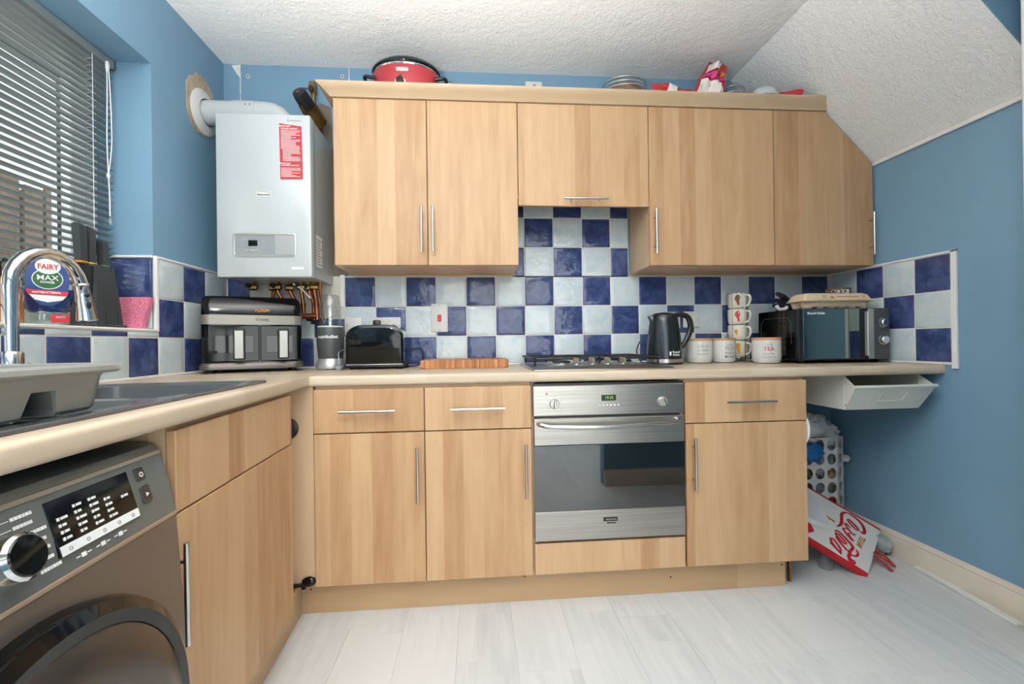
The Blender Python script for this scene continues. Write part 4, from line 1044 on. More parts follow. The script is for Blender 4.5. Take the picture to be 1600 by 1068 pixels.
part('chrome_strip', MB().box(X0_+.002, X1_-.002, ty0-.0065, ty0-.004, tz+.020, tz+.0245), 'chrome', bsx)
for y in (-.155, -.09): part('slot', MB().box(.05, .215, y-.014, y+.014, tz+.1985, tz+.2012), 'black_rubber', ts)
lvv = part('lever', MB().box(X0_-.022, X0_-.001, -.135, -.115, tz+.128, tz+.138, .003), 'black_plastic', ts)
for x, y in ((.03, ty0+.02), (.24, ty0+.02), (.03, ty1-.02), (.24, ty1-.02)): part('foot', MB().cyl((x, y, tz), (x, y, tz+.009), .009), 'black_rubber', ts)
part('cable', MB().tube(spline([(X1_+.002, -.09, tz+.078), (.30, -.075, tz+.09), (.325, -.06, tz+.085), (.332, -.045, tz+.05), (.318, -.04, tz+.012), (.27, -.045, tz+.005), (.24, -.06, tz+.005)], 8), .0032, 8), 'black_rubber', ts)
cbz = ZW(.54)
o = thing('chopping_board', 'thick end-grain wooden chopping board lying flat left of the hob', 'chopping board', (.54, -.16, cbz))
bx0, bx1, by0, by1 = .346, .738, -.27, -.035
n_ = 18; w_ = (bx1-bx0)/n_
for i in range(n_):
    part('wood_block', MB().box(bx0+i*w_+.0002, bx0+(i+1)*w_-.0002, by0, by1, cbz+.0005, cbz+.0385, .0012 if 0 < i < n_-1 else .003), 'board_wood', o)

# ------------------------------------------------------------------ kettle, canisters, mugs
kz = ZW(1.49); kx, ky = 1.489, -.20
kt = thing('kettle', 'dark grey cordless kettle standing behind the right end of the hob', 'kettle', (kx, ky, kz))
part('power_base', MB().lathe([(.082, 0), (.084, .004), (.082, .010)], (kx, ky, kz), 32), 'black_plastic', kt)
part('base_ring', MB().lathe([(.0825, .010), (.083, .026)], (kx, ky, kz), 32), 'handle_steel', kt)
plain('kettle_grey', '3b3e40', .26, .75)
kb_ = part('kettle_body', MB().lathe([(.0825, .026), (.0828, .034), (.0795, .08), (.0735, .14), (.0655, .205), (.062, .226), (.060, .229)], (kx, ky, kz), 36), 'kettle_grey', kt)
part('lid', MB().lathe([(.0615, .228), (.060, .233), (.04, .243), (.012, .246)], (kx, ky, kz), 32), 'black_plastic', kt)
mb = MB(); mb.loft([[(kx-.068, ky-.016, kz+.214), (kx-.068, ky+.016, kz+.214), (kx-.056, ky+.022, kz+.190), (kx-.056, ky-.022, kz+.190)], [(kx-.078, ky-.007, kz+.230), (kx-.078, ky+.007, kz+.230), (kx-.052, ky+.02, kz+.229), (kx-.052, ky-.02, kz+.229)]]); part('spout', mb, 'kettle_grey', kt)
hp = spline([(kx+.050, ky, kz+.232), (kx+.085, ky, kz+.236), (kx+.118, ky, kz+.222), (kx+.131, ky, kz+.185), (kx+.124, ky, kz+.145), (kx+.104, ky, kz+.105), (kx+.084, ky, kz+.078)], 5)
part('handle', MB().tube(hp, [.011+.003*math.sin(PI*i/(len(hp)-1)) for i in range(len(hp))], 10), 'black_plastic', kt)
mb = text_mb('Russell\nHobbs', .0145, frame((kx+.024, ky-.0828, kz+.052), (1, 0, 0), (0, 0, 1)), bold=.02)
mb.M = frame((kx-.006, ky-.0828, kz+.052), (1, 0, 0), (0, 0, 1)); mb.box(-.004, .004, -.009, .009, 0, .0008)
for v in mb.v: v.y = ky-math.sqrt(max(.0826**2-(v.x-kx)**2, 0))-(.0002 if v.y > ky-.083 else .0006)
part('lettering', mb, 'white_print', kb_, ang=0)
part('cable', MB().tube(spline([(kx-.06, ky+.06, kz+.006), (kx-.085, ky+.08, kz+.01), (kx-.10, ky+.1, kz+.06), (kx-.07, ky+.13, kz+.11)], 6), .0028, 8), 'black_rubber', kt)
part('cable', MB().tube(spline([(kx+.105, ky+.13, kz+.095), (kx+.13, ky+.125, kz+.083), (kx+.165, ky+.12, kz+.086)], 6), .004, 8), 'black_rubber', kt)

def wrap(mb, c, r, out=.0007):
    for v in mb.v:
        k = (c[1]-r)-v.y; a = (v.x-c[0])/r
        v.x = c[0]+r*math.sin(a); v.y = c[1]-(r+max(k, 0)+.0002)*math.cos(a)
    return mb
def canister(label, c, r, lines, a0=0):
    z = ZW(c[0]); t_ = thing('canister', label, 'canister', (c[0], c[1], z), 'white kitchen canisters with wooden lids')
    b_ = part('jar', MB().lathe([(r*.70, .0005), (r*.86, .004), (r*.97, .016), (r, .035), (r, .108), (r-.003, .111)], (c[0], c[1], z), 36), 'ceramic', t_)
    part('lid', MB().lathe([(r+.001, .111), (r+.0015, .118), (r-.001, .120)], (c[0], c[1], z), 36), 'lid_wood', t_)
    for txt, size, dz_, col, off in lines:
        mb = text_mb(txt, size, frame((c[0]+off, c[1]-r, z+dz_), (1, 0, 0), (0, 0, 1)), bold=.01, ext=.0003)
        part('lettering', wrap(mb, c, r), col, b_, ang=0)
    return t_
canister('white canister nearest the kettle, small grey words on its front', (1.686, -.155), .0605,
         [('Life is', .021, .083, 'grey_print', -.010), ('a little', .019, .064, 'grey_print', -.010), ('sweeter', .018, .046, 'bag_grey', -.010)])
canister('white canister lettered YOU, touching the stack of mugs', (1.809, -.150), .0585,
         [('coffee', .015, .088, 'bag_grey', .003), ('YOU', .024, .070, 'grey_print', .002), ('make', .021, .049, 'grey_print', .002), ('MY DAY', .013, .030, 'black_print', .002)])
canister('white canister with TEA in red letters, in front of the microwave side', (1.943, -.285), .062,
         [('Is it', .018, .088, 'grey_print', -.024), ('TEA', .026, .067, 'red_print', -.026), ("you're", .018, .046, 'grey_print', -.026), ('LOOKING FOR?', .0095, .030, 'grey_print', -.026)])
# stacking mugs in a wire stand
mz = ZW(1.93); mx_, my_ = 1.927, -.085
st = thing('mug_stand', 'chrome wire stand holding a tall stack of four patterned mugs', 'mug stand', (mx_, my_, mz))
part('ring', MB().tube([(mx_+.040*math.cos(2*PI*k/24), my_+.040*math.sin(2*PI*k/24), mz+.022) for k in range(24)], .002, 6, True), 'chrome', st)
for q in (-2.6, -1.45, -.1, 1.6):
    x, y = mx_+.0505*math.cos(q), my_+.0505*math.sin(q)
    part('upright_wire', MB().tube([(mx_+.038*math.cos(q), my_+.038*math.sin(q), mz+.022), (x, y, mz+.03), (x, y, mz+.345)], .0016, 6), 'chrome', st)
part('ring', MB().tube([(mx_+.0505*math.cos(2*PI*k/24), my_+.0505*math.sin(2*PI*k/24), mz+.345) for k in range(24)], .0016, 6, True), 'chrome', st)
for q in (0, 1, 2): part('foot', MB().tube([(mx_+.040*math.cos(q*2.1-1.4), my_+.040*math.sin(q*2.1-1.4), mz+.022), (mx_+.044*math.cos(q*2.1-1.4), my_+.044*math.sin(q*2.1-1.4), mz+.004)], .004, 8), 'chrome', st)
pat = [('dark brown bird print', 'pie_brown'), ('red parrot print', 'red_print'), ('small ochre print', 'orange_print'), ('orange fox print', 'orange_print')]
wh = ('top of', 'second from the top in', 'third from the top in', 'bottom of')
for i in range(4):
    z = mz+.026+(3-i)*.0805
    mg = thing('mug', 'cream mug with a '+pat[i][0]+', '+wh[i]+' the tall mug stack', 'mug', (mx_, my_, z), 'stacked cream mugs')
    mb_ = part('mug_body', MB().lathe([(.036, 0), (.040, .003), (.0445, .012), (.0465, .045), (.0465, .078), (.0445, .079), (.043, .06), (.038, .008)], (mx_, my_, z), 28, cap1=True), 'mug_cream', mg)
    hd = Vector((.46, -.89, 0)); h0 = Vector((mx_, my_, z))
    part('handle', MB().tube(spline([h0+hd*.044+Vector((0, 0, .068)), h0+hd*.062+Vector((0, 0, .066)), h0+hd*.068+Vector((0, 0, .045)), h0+hd*.058+Vector((0, 0, .02)), h0+hd*.043+Vector((0, 0, .012))], 5), .0052, 8), 'mug_cream', mg)
    r_ = random.Random(i+4); mb = MB(frame((mx_-.026, my_-.0465, z+.042), (1, 0, 0), (0, 0, 1)))
    blb = blob([(-.008, .022), (.004, .028), (.012, .014), (.008, -.004), (.010, -.020), (.002, -.026), (-.004, -.008), (-.012, .006)], 0, 0, 0, .0012, 4, i)
    if i == 2: blb = [(a*.8-.008, b*.5) for a, b in blb]
    mb.prism(blb, 'z', 0, .0004); part('print', wrap(mb, (mx_, my_), .0465), pat[i][1], mb_, ang=0)

# ------------------------------------------------------------------ microwave and what lies on it
wz = ZW(2.25); mx0, mx1, my0, my1, mz0, mz1 = 2.030, 2.464, -.385, -.095, ZW(2.25)+.014, 1.131
mo = thing('microwave', 'black microwave with mirrored door and two chrome dials at the right end', 'microwave', (2.25, -.24, wz))
part('casing', MB().box(mx0, mx1, my0+.02, my1, mz0, mz1, .004), 'black_gloss', mo)
mb = MB(); yv = lambda y, z: (mx0-.0006, y, z)
mb.tube([yv(my0+.05, mz0+.075), yv(my0+.05, mz1-.06), yv(my0+.075, mz1-.035), yv(my1-.05, mz1-.035), yv(my1-.025, mz1-.06), yv(my1-.025, mz0+.03)], .0012, 5); part('side_groove', mb, 'dark_grey', mo)
mb = MB()
for i in range(4):
    for y in (my0+.09, my0+.125): part('vent_slot', MB().box(mx0-.0006, mx0+.001, y, y+.018, mz0+.035+i*.011, mz0+.040+i*.011), 'black_rubber', mo)
part('front_frame', MB().box(mx0, mx1, my0+.003, my0+.021, mz0, mz1, .002), 'black_plastic', mo)
dx1 = 2.318
dd_ = part('door', MB().box(mx0+.020, dx1, my0, my0+.006, mz0+.006, mz1-.002, .001), 'mirror_door', mo)
hdl = part('handle', MB().box(dx1+.001, dx1+.042, my0+.0015, my0+.008, mz0+.006, mz1-.002), 'black_plastic', dd_)
part('handle_bar', MB().box(dx1+.024, dx1+.037, my0-.018, my0+.002, mz0+.018, mz1-.014, .003), 'silver_plastic', hdl)
part('silver_strip', MB().box(2.362, 2.388, my0-.001, my0+.006, mz0+.004, mz1-.002, .001), 'silver_plastic', mo)
pnm = part('control_panel', MB().box(2.389, mx1, my0, my0+.006, mz0+.002, mz1, .001), 'dark_grey', mo)
for z in (1.066, .988):
    k = part('dial', MB().lathe([(.022, 0), (.022, .004), (.019, .006), (.018, .018), (.015, .021)], (2.428, my0, z), 26, axis=(0, -1, 0)), 'chrome', pnm)
lettering('Russell Hobbs', .0145, FRONT(2.112, my0-.0002, mz1-.021), 'white_print', dd_, bold=.01)
for x, y in ((mx0+.04, my0+.04), (mx1-.04, my0+.04), (mx0+.04, my1-.04), (mx1-.04, my1-.04)): part('foot', MB().cyl((x, y, wz), (x, y, mz0+.001), .014), 'black_rubber', mo)
# egg carton
ec = thing('egg_carton', 'beige cardboard egg carton lying closed on top of the microwave', 'egg carton', (2.255, -.285, mz1))
ex0, ex1, ey0, ey1, ez = 2.094, 2.418, -.345, -.225, mz1+.0005
mb = MB(); mb.loft([rr(ex0+.012, ex1-.012, ey0+.006, ey1-.006, .02, ez+.012), rr(ex0+.004, ex1-.004, ey0, ey1, .02, ez+.034), rr(ex0-.010, ex1+.010, ey0-.010, ey1+.010, .02, ez+.036), rr(ex0-.010, ex1+.010, ey0-.010, ey1+.010, .02, ez+.039), rr(ex0, ex1, ey0, ey1, .02, ez+.041)]); part('tray', mb, 'card', ec)
for i in range(6):
    for j in range(2):
        cxx = ex0+.03+i*(ex1-ex0-.06)/5; mb = MB(); mb.lathe([(.017, 0), (.022, .004), (.0265, .018), (.027, .034)], (cxx, ey0+.031+j*.058, ez), 12); part('egg_cup', mb, 'card', ec)
mb = MB(); mb.loft([rr(ex0-.008, ex1+.008, ey0-.008, ey1+.008, .02, ez+.0405), rr(ex0-.004, ex1+.004, ey0-.004, ey1+.004, .02, ez+.045), rr(ex0+.006, ex1-.006, ey0+.004, ey1-.004, .022, ez+.066), rr(ex0+.02, ex1-.02, ey0+.016, ey1-.016, .022, ez+.074)]); ld = part('lid', mb, 'card', ec)
sl_ = lambda x, z: frame((x, ey0-.0045+(z-.045)*.4, ez+z), (1, 0, 0), (0, .38, 1))
mb = MB(); r_ = random.Random(8)
mb.M = sl_(2.185, .056); mb.ring((0, 0, 0), (0, 0, .0006), .007, .0052, 10); mb.M = sl_(2.375, .057); mb.ring((0, 0, 0), (0, 0, .0006), .007, .0052, 10)
part('stamp', mb, 'pie_brown', ld, ang=0)
mb = MB(); mb.M = sl_(2.222, .054); mb.box(-.010, .012, -.005, -.002, 0, .0006); mb.box(-.008, .008, .001, .004, 0, .0006)
mb.M = sl_(2.30, .056); x = -.055
while x < .055: w = r_.uniform(.003, .008); mb.box(x, x+w, -.0015, .0015, 0, .0006); x += w+.0015
part('lettering', mb, 'crisp_red', ld, ang=0)
# oven glove
og = thing('dark_glove', 'dark navy glove with white cuff lying on the microwave behind the egg carton', 'glove', (2.10, -.20, mz1))
skm = bpy.data.meshes.new('glove')
mb = MB(); 
def finger(p): return MB().tube(spline(p, 5), [.0115]*(len(p)*5-5)+[.008], 10)
P0_ = (2.15, -.165, mz1+.035)
mb.ball((2.15, -.165, mz1+.036), .045, .03, .035, 16, 10)
for tip, md in (((2.072, -.185, mz1+.088), (2.11, -.18, mz1+.072)), ((2.062, -.18, mz1+.056), (2.10, -.175, mz1+.05)), ((2.080, -.20, mz1+.074), (2.115, -.17, mz1+.065)), ((2.052, -.19, mz1+.030), (2.09, -.185, mz1+.03)), ((2.105, -.195, mz1+.014), (2.13, -.19, mz1+.02))):
    n0 = spline([P0_, md, tip], 5); mb.tube(n0, [.014-.0045*i/(len(n0)-1) for i in range(len(n0))], 10); mb.ball(tip, .0098, .0098, .0098, 10, 6)
part('hand', mb, 'glove', og)
part('cuff_trim', MB().tube(spline([(2.052, -.205, mz1+.030), (2.062, -.208, mz1+.012), (2.09, -.208, mz1+.011), (2.105, -.208, mz1+.022)], 5), .0085, 8), 'cloth_white', og)
tn = thing('patterned_tin', 'small leopard-patterned tin on the microwave behind the egg carton', 'tin', (2.405, -.165, mz1))
m, t, b = new_mat('leopard'); v = tc(t, (1, 1, 1)); vo = node(t, 'ShaderNodeTexVoronoi', feature='DISTANCE_TO_EDGE'); vo.inputs['Scale'].default_value = 70; t.links.new(v, vo.inputs[0])
nn = noise(t, v, 60, 2); t.links.new(ramp(t, math_(t, 'ADD', vo.outputs[0], math_(t, 'MULTIPLY', nn, .35)), [(.28, '2a2220'), (.33, 'e8e0d4'), (.6, 'b98f60')]), b.inputs[0]); pset(b, rough=.35); M['leopard'] = m
tb_ = part('tin_body', MB().lathe([(.052, 0), (.052, .108)], (2.405, -.165, mz1+.0005), 30), 'leopard', tn)
part('rim', MB().ring((2.405, -.165, mz1+.107), (2.405, -.165, mz1+.113), .0535, .050, 30), 'pie_brown', tn)
part('paper_label', MB().prism([(2.405+.0526*math.sin(a), -.165-.0526*math.cos(a)) for a in (.05, .12, .2, .27)]+[(2.405+.0520*math.sin(a), -.165-.0520*math.cos(a)) for a in (.27, .2, .12, .05)], 'z', mz1+.06, mz1+.105), 'white_print', tb_)

# ------------------------------------------------------------------ on top of the wall cabinets
TZ0 = WT_+.0005
sc = thing('slow_cooker', 'red oval slow cooker with black lid and handles on top of the cabinets', 'slow cooker', (.29, -.175, TZ0))
ce = (.29, -.175, TZ0)
b_ = part('pot_body', MB().lathe([(.125, .004), (.132, .01), (.146, .08), (.149, .158)], ce, 40, 1, .80), 'red_gloss', sc)
part('rim', MB().lathe([(.1495, .156), (.152, .160), (.151, .165), (.147, .166)], ce, 40, 1, .80), 'chrome', sc)
part('lid', MB().lathe([(.154, .166), (.156, .172), (.15, .184), (.12, .205), (.06, .217), (.02, .219)], ce, 40, 1, .80), 'black_gloss', sc)
for sgn in (-1, 1):
    x = .29+sgn*.145
    part('handle', MB().tube(spline([(x-sgn*.012, -.225, TZ0+.128), (x+sgn*.030, -.222, TZ0+.134), (x+sgn*.038, -.195, TZ0+.136), (x+sgn*.034, -.16, TZ0+.134), (x, -.145, TZ0+.128)], 5), .008, 8), 'black_plastic', sc)
lb = part('logo_plate', MB().box(.262, .316, -.3005, -.290, TZ0+.120, TZ0+.136, .003), 'white_plastic', b_)
lettering('crock-pot', .0135, FRONT(.289, -.3012, TZ0+.1285), 'grey_print', lb, bold=.01)
part('power_light', MB().cyl((.280, -.287, TZ0+.104), (.280, -.2945, TZ0+.104), .0035), 'black_plastic', b_)
kn = part('dial', MB().lathe([(.023, 0), (.023, .004), (.019, .005)], (.279, -.288, TZ0+.076), 24, axis=(0, -1, .05)), 'white_plastic', b_)
part('dial_knob', MB().lathe([(.0175, .004), (.0165, .018), (.012, .02)], (.279, -.288, TZ0+.076), 24, axis=(0, -1, .05)), 'black_plastic', kn)

def pillow(mx, w, h, th, seed, n=12, u0=0, u1=1, v0=0, v1=1, off=0, back=True, jit=.10, taper=0, shear=0):
    """crumpled foil bag: two bulging sheets joined at the seams"""
    def P(u, v, s):
        r1 = math.sin(u*9.1+seed)*math.cos(v*7.3+seed*1.7); r2 = math.sin(u*19+seed*2.1+v*13)
        e = max(min(u, 1-u), 0)*max(min(v, 1-v), 0)*16; e = min(1, e)**.55 if e > 0 else 0
        d = th*e*(1+.35*r1*1+.22*r2)
        return ((u-.5)*w*(1-.10*math.sin(PI*v)-taper*v*v)+shear*v*v+.02*w*r2*jit*5, (v-.5)*h+.03*h*r1*jit*4, s*d+.25*th*r1+(off if s > 0 else 0))
    mb = MB(mx); vs = []; fs = []
    for s in ((1, -1) if back else (1,)):
        o = len(vs)
        for j in range(n+1):
            for i in range(n+1): vs.append(P(u0+(u1-u0)*i/n, v0+(v1-v0)*j/n, s))
        for j in range(n):
            for i in range(n):
                q = (o+j*(n+1)+i, o+j*(n+1)+i+1, o+(j+1)*(n+1)+i+1, o+(j+1)*(n+1)+i); fs.append(q if s > 0 else q[::-1])
    mb.add(vs, fs); return mb
TC = TZ0
cd = thing('clear_dome_tub', 'clear plastic domed food tub upside down on the cabinets, left of the red packets', 'tub', (1.31, -.20, TC))
part('tub', MB().lathe([(.118, .0), (.118, .006), (.108, .008), (.106, .05), (.103, .10), (.097, .145), (.085, .158), (.03, .163)], (1.31, -.20, TC), 32, 1, .85, cap0=False), 'clear_plastic', cd)
rg = MB()
for q in range(3):
    rg.tube([(1.31+(.1075-.003*q)*math.cos(2*PI*k/28), -.20+.85*(.1075-.003*q)*math.sin(2*PI*k/28), TC+.10+.02*q) for k in range(28)], .002, 5, True)
part('tub_rib', rg, 'silver_plastic', cd)
o = part('bread_cake', MB().lathe([(.085, .001), (.092, .03), (.09, .09), (.075, .125), (.03, .138)], (1.31, -.20, TC+.001), 24, 1, .85), 'pie_brown', base=(1.31, -.20, TC)); setp(o, 'brown cake inside the clear domed tub on the cabinets', 'cake')
def leanmx(c, rx=0, ry=0, rz=0): return Matrix.Translation(c) @ Matrix.Rotation(rz, 4, 'Z') @ Matrix.Rotation(ry, 4, 'Y') @ Matrix.Rotation(PI/2+rx, 4, 'X')
mx = leanmx((1.525, -.235, TC+.068), -.15, .10, .1)
o = part('snack_packet', pillow(mx, .21, .135, .022, 1.3), 'crisp_red', base=(1.525, -.235, TC), ang=28); setp(o, 'small crumpled red snack packet lying on the cabinets', 'packet')
part('print', pillow(mx, .21, .135, .022, 1.3, 6, .35, .6, .45, .95, .0035, False), 'crisp_cream', o)
mx = leanmx((1.715, -.22, TC+.138), -.18, .22, -.1)
o = part('snack_packet', pillow(mx, .175, .27, .036, 4.2, taper=.5, shear=.03), 'crisp_red', base=(1.715, -.22, TC), ang=28); setp(o, 'tall red snack packet standing upright on the cabinets', 'packet')
part('print', pillow(mx, .175, .27, .036, 4.2, 8, .10, .80, .12, .52, .0035, False, taper=.5, shear=.03), 'crisp_cream', o, label='cream printed panel')
part('print', pillow(mx, .175, .27, .036, 4.2, 8, .06, .94, .55, .64, .0045, False, taper=.5, shear=.03), 'crisp_pink', o, label='pink band')
part('print', pillow(mx, .175, .27, .036, 4.2, 8, .12, .60, .68, .90, .0045, False, taper=.5, shear=.03), 'crisp_cream', o)
part('print', pillow(mx, .175, .27, .036, 4.2, 6, .72, .92, .66, .78, .0045, False, taper=.5, shear=.03), 'orange_print', o)
mb = MB(); cc = Vector((1.70, -.262, TC+.125)); r_ = random.Random(12)
cw = thing('clear_bowl', 'clear ribbed plastic bowl leaning behind the tall red packet', 'bowl', (1.855, -.17, TC))
part('bowl', MB().lathe([(.072, 0), (.074, .05), (.070, .10), (.060, .145), (.045, .168), (.015, .172)], (1.855, -.17, TC), 28, cap0=False), 'clear_plastic', cw)
rg = MB()
for q in range(4): rg.tube([(1.855+(.0735-.0035*q)*math.cos(2*PI*k/24), -.17+(.0735-.0035*q)*math.sin(2*PI*k/24), TC+.06+.028*q) for k in range(24)], .0016, 5, True)
part('bowl_rib', rg, 'silver_plastic', cw)
CT = 2.1165
o = part('white_dish', MB().lathe([(.056, 0), (.058, .006), (.052, .026), (.036, .040), (.01, .044)], (1.945, -.302, CT), 28, 1.1, .65), 'white_enamel', base=(1.945, -.29, CT)); setp(o, 'small white dish upside down on the cornice near the slope', 'dish')
o = part('red_spatula', MB().loft([[(x, -.334, CT+z0), (x, -.316, CT+z0), (x, -.316, CT+z1), (x, -.334, CT+z1)] for x, z0, z1 in ((1.995, .0005, .007), (2.03, .0005, .012), (2.08, .0005, .024), (2.10, .003, .026), (2.108, .008, .020))]), 'crisp_red', base=(2.05, -.295, CT)); setp(o, 'red utensil handle lying on the cornice beside the white dish', 'utensil')

# ------------------------------------------------------------------ under the right end of the worktop
tr = thing('metal_tray', 'cream metal pull-out tray with a tilted front fixed under the worktop', 'tray', (2.26, -.40, .70))
xa, xb, yf, yt_ = 2.093, 2.420, -.555, -.618
def sheet(pts, t): # flat sheet of thickness t
    p = [Vector(q) for q in pts]; n = (p[1]-p[0]).cross(p[2]-p[0]).normalized()*t
    return MB().loft([[q for q in p], [q+n for q in p]])
part('side_panel', sheet([(xa, -.16, .705), (xa, yf, .705), (xa, yf, .8445), (xa, -.16, .8445)], .002), 'cream_metal', tr)
part('side_panel', sheet([(xb, -.16, .705), (xb, yf, .705), (xb, yf, .8445), (xb, -.16, .8445)], .002), 'cream_metal', tr)
part('bottom_panel', MB().box(xa, xb, yf, -.16, .7035, .7055), 'cream_metal', tr)
part('back_panel', MB().box(xa, xb, -.162, -.16, .7035, .8445), 'cream_metal', tr)
ff = part('front_flap', sheet([(xa, yf, .704), (xb, yf, .704), (xb+.012, yt_, .800), (xa-.006, yt_, .800)], -.002), 'cream_metal', tr)
part('rolled_rim', MB().tube([(xa-.008, yt_, .802), (xb+.014, yt_, .802)], .0065, 10), 'cream_metal', ff)
part('gusset', sheet([(xa, yf, .706), (xa, yf, .8445), (xa-.005, yt_+.004, .802)], .0015), 'cream_metal', tr)
part('gusset', sheet([(xb, yf, .706), (xb, yf, .8445), (xb+.011, yt_+.004, .802)], .0015), 'cream_metal', tr)
mx = frame(((xa+xb)/2+.01, (yf+yt_)/2-.002, .757), (1, 0, 0), (0, yt_-yf, .096))
mb = MB(mx); mb.tube([(-.052, .026, .002), (-.056, -.020, .002), (.05, -.020, .002), (.056, .026, .002)], .0022, 6); part('label_holder', mb, 'cream_metal', ff)
for y, z in ((yf+.015, .83), (yf+.015, .73)): part('screw', MB().lathe([(.004, 0), (.003, .002)], (xa, y, z), 10, axis=(-1, 0, 0)), 'dark_grey', tr)
for i in range(6): part('slot', MB().box(xa-.0008, xa+.0008, yf-.008-.009*i, yf-.004-.009*i, .720+.0145*i, .727+.0145*i), 'black_rubber', ff)
o = part('plastic_plate', MB().lathe([(.082, 0), (.085, .006), (.078, .016), (.05, .022), (.01, .023)], (1.9, -.515, .632), 32, axis=(1, 0, 0)), 'white_plastic', base=(1.91, -.515, .55)); setp(o, 'round white plastic plate hung on the right side of the base cabinet', 'plate')

# perforated bag holder with carrier bags
hx0, hx1, hy0, hy1, hz1 = 2.205, 2.452, -.160, -.022, .50
bh = thing('bag_holder', 'white perforated plastic bag holder in the corner under the worktop', 'bag holder', (2.33, -.09, 0))
def perforated(mx, w, h, cw, ch, r, th):
    mb = MB(mx); nx, ny = max(1, round(w/cw)), max(1, round(h/ch)); cw, ch = w/nx, h/ny; n = 16
    for i in range(nx):
        for j in range(ny):
            cx_, cy_2 = (i+.5)*cw, (j+.5)*ch
            for z in (0, th):
                out = []; inn = []
                for k in range(n):
                    a = PI/4+2*PI*k/n; c_, s_ = math.cos(a), math.sin(a); m_ = max(abs(c_), abs(s_))
                    out.append((cx_+cw/2*c_/m_, cy_2+ch/2*s_/m_, z)); inn.append((cx_+r*c_, cy_2+r*1.15*s_, z))
                mb.loft([out, inn], False, False)
            lo_ = [[(cx_+r*math.cos(PI/4+2*PI*k/n), cy_2+r*1.15*math.sin(PI/4+2*PI*k/n), z) for k in range(n)] for z in (0, th)]
            mb.loft(lo_, False, False)
    return mb
part('front_panel', perforated(frame((hx0, hy0, 0), (1, 0, 0), (0, 0, 1)), hx1-hx0-.06, hz1, .062, .072, .0245, .003), 'white_plastic', bh)
part('corner_panel', perforated(frame((hx1-.06, hy0, 0), (.06, .035, 0), (0, 0, 1)), .0695, hz1, .07, .072, .022, .003), 'white_plastic', bh)
part('side_panel', MB().box(hx1-.002, hx1, hy0+.035, hy1, 0, hz1), 'white_plastic', bh)
part('side_panel', MB().box(hx0, hx0+.002, hy0, hy1, 0, hz1), 'white_plastic', bh)
part('back_panel', MB().box(hx0, hx1, hy1-.002, hy1, 0, hz1), 'white_plastic', bh)
def crumple(c, rx, ry, rz, seed, amp=.28, n=18, m=11):
    r_ = random.Random(seed); mb = MB(); loops = []
    for k in range(1, m):
        loops.append([])
        for i in range(n):
            f = 1+r_.uniform(-amp, amp*.6); t_ = PI*k/m; a = 2*PI*i/n+r_.uniform(-.1, .1)
            loops[-1].append((c[0]+rx*f*math.sin(t_)*math.cos(a), c[1]+ry*f*math.sin(t_)*math.sin(a), c[2]-rz*f*math.cos(t_)))
    return mb.loft(loops)
def carrier(label, c, rx, ry, rz, seed, m, cat='plastic bag'):
    o = part('carrier_bag', crumple(c, rx, ry, rz, seed), m, base=(c[0], c[1], c[2]-rz), ang=50); return setp(o, label, cat, 'carrier bags stuffed in the holder')
carrier('pale crumpled carrier bag at the top of the white bag holder', (2.315, -.095, .545), .085, .055, .065, 1, 'bag_white')
carrier('blue crumpled carrier bag hanging out of the bag holder', (2.245, -.185, .435), .055, .026, .048, 2, 'bag_blue')
carrier('white crumpled carrier bag at the right top of the bag holder', (2.40, -.10, .50), .045, .05, .055, 3, 'cloth_white')
carrier('small red and white bag tucked at the top left of the bag holder', (2.232, -.10, .545), .03, .03, .04, 6, 'crisp_red')
for i, (x, z, m, cl_) in enumerate(((2.27, .38, 'bag_grey', 'grey'), (2.35, .34, 'bag_white', 'white'), (2.27, .24, 'dark_grey', 'dark'), (2.36, .22, 'bag_grey', 'grey'), (2.30, .11, 'bag_white', 'white'), (2.41, .39, 'bag_grey', 'grey'), (2.415, .27, 'leopard_gold', 'ochre'), (2.41, .13, 'crisp_red', 'red'))):
    hgt = ('upper left', 'upper middle', 'middle left', 'middle', 'lowest middle', 'upper right', 'middle right', 'lower right')[i]
    carrier(cl_+' carrier bag seen through the '+hgt+' holes of the bag holder', (x, -.088 if x < 2.4 else -.075, z), .045 if x < 2.4 else .026, .05 if x < 2.4 else .04, .055, 10+i, m)
carrier('clear scrap of plastic bag sticking out right of the bag holder', (2.465, -.13, .385), .02, .02, .018, 31, 'bag_white')

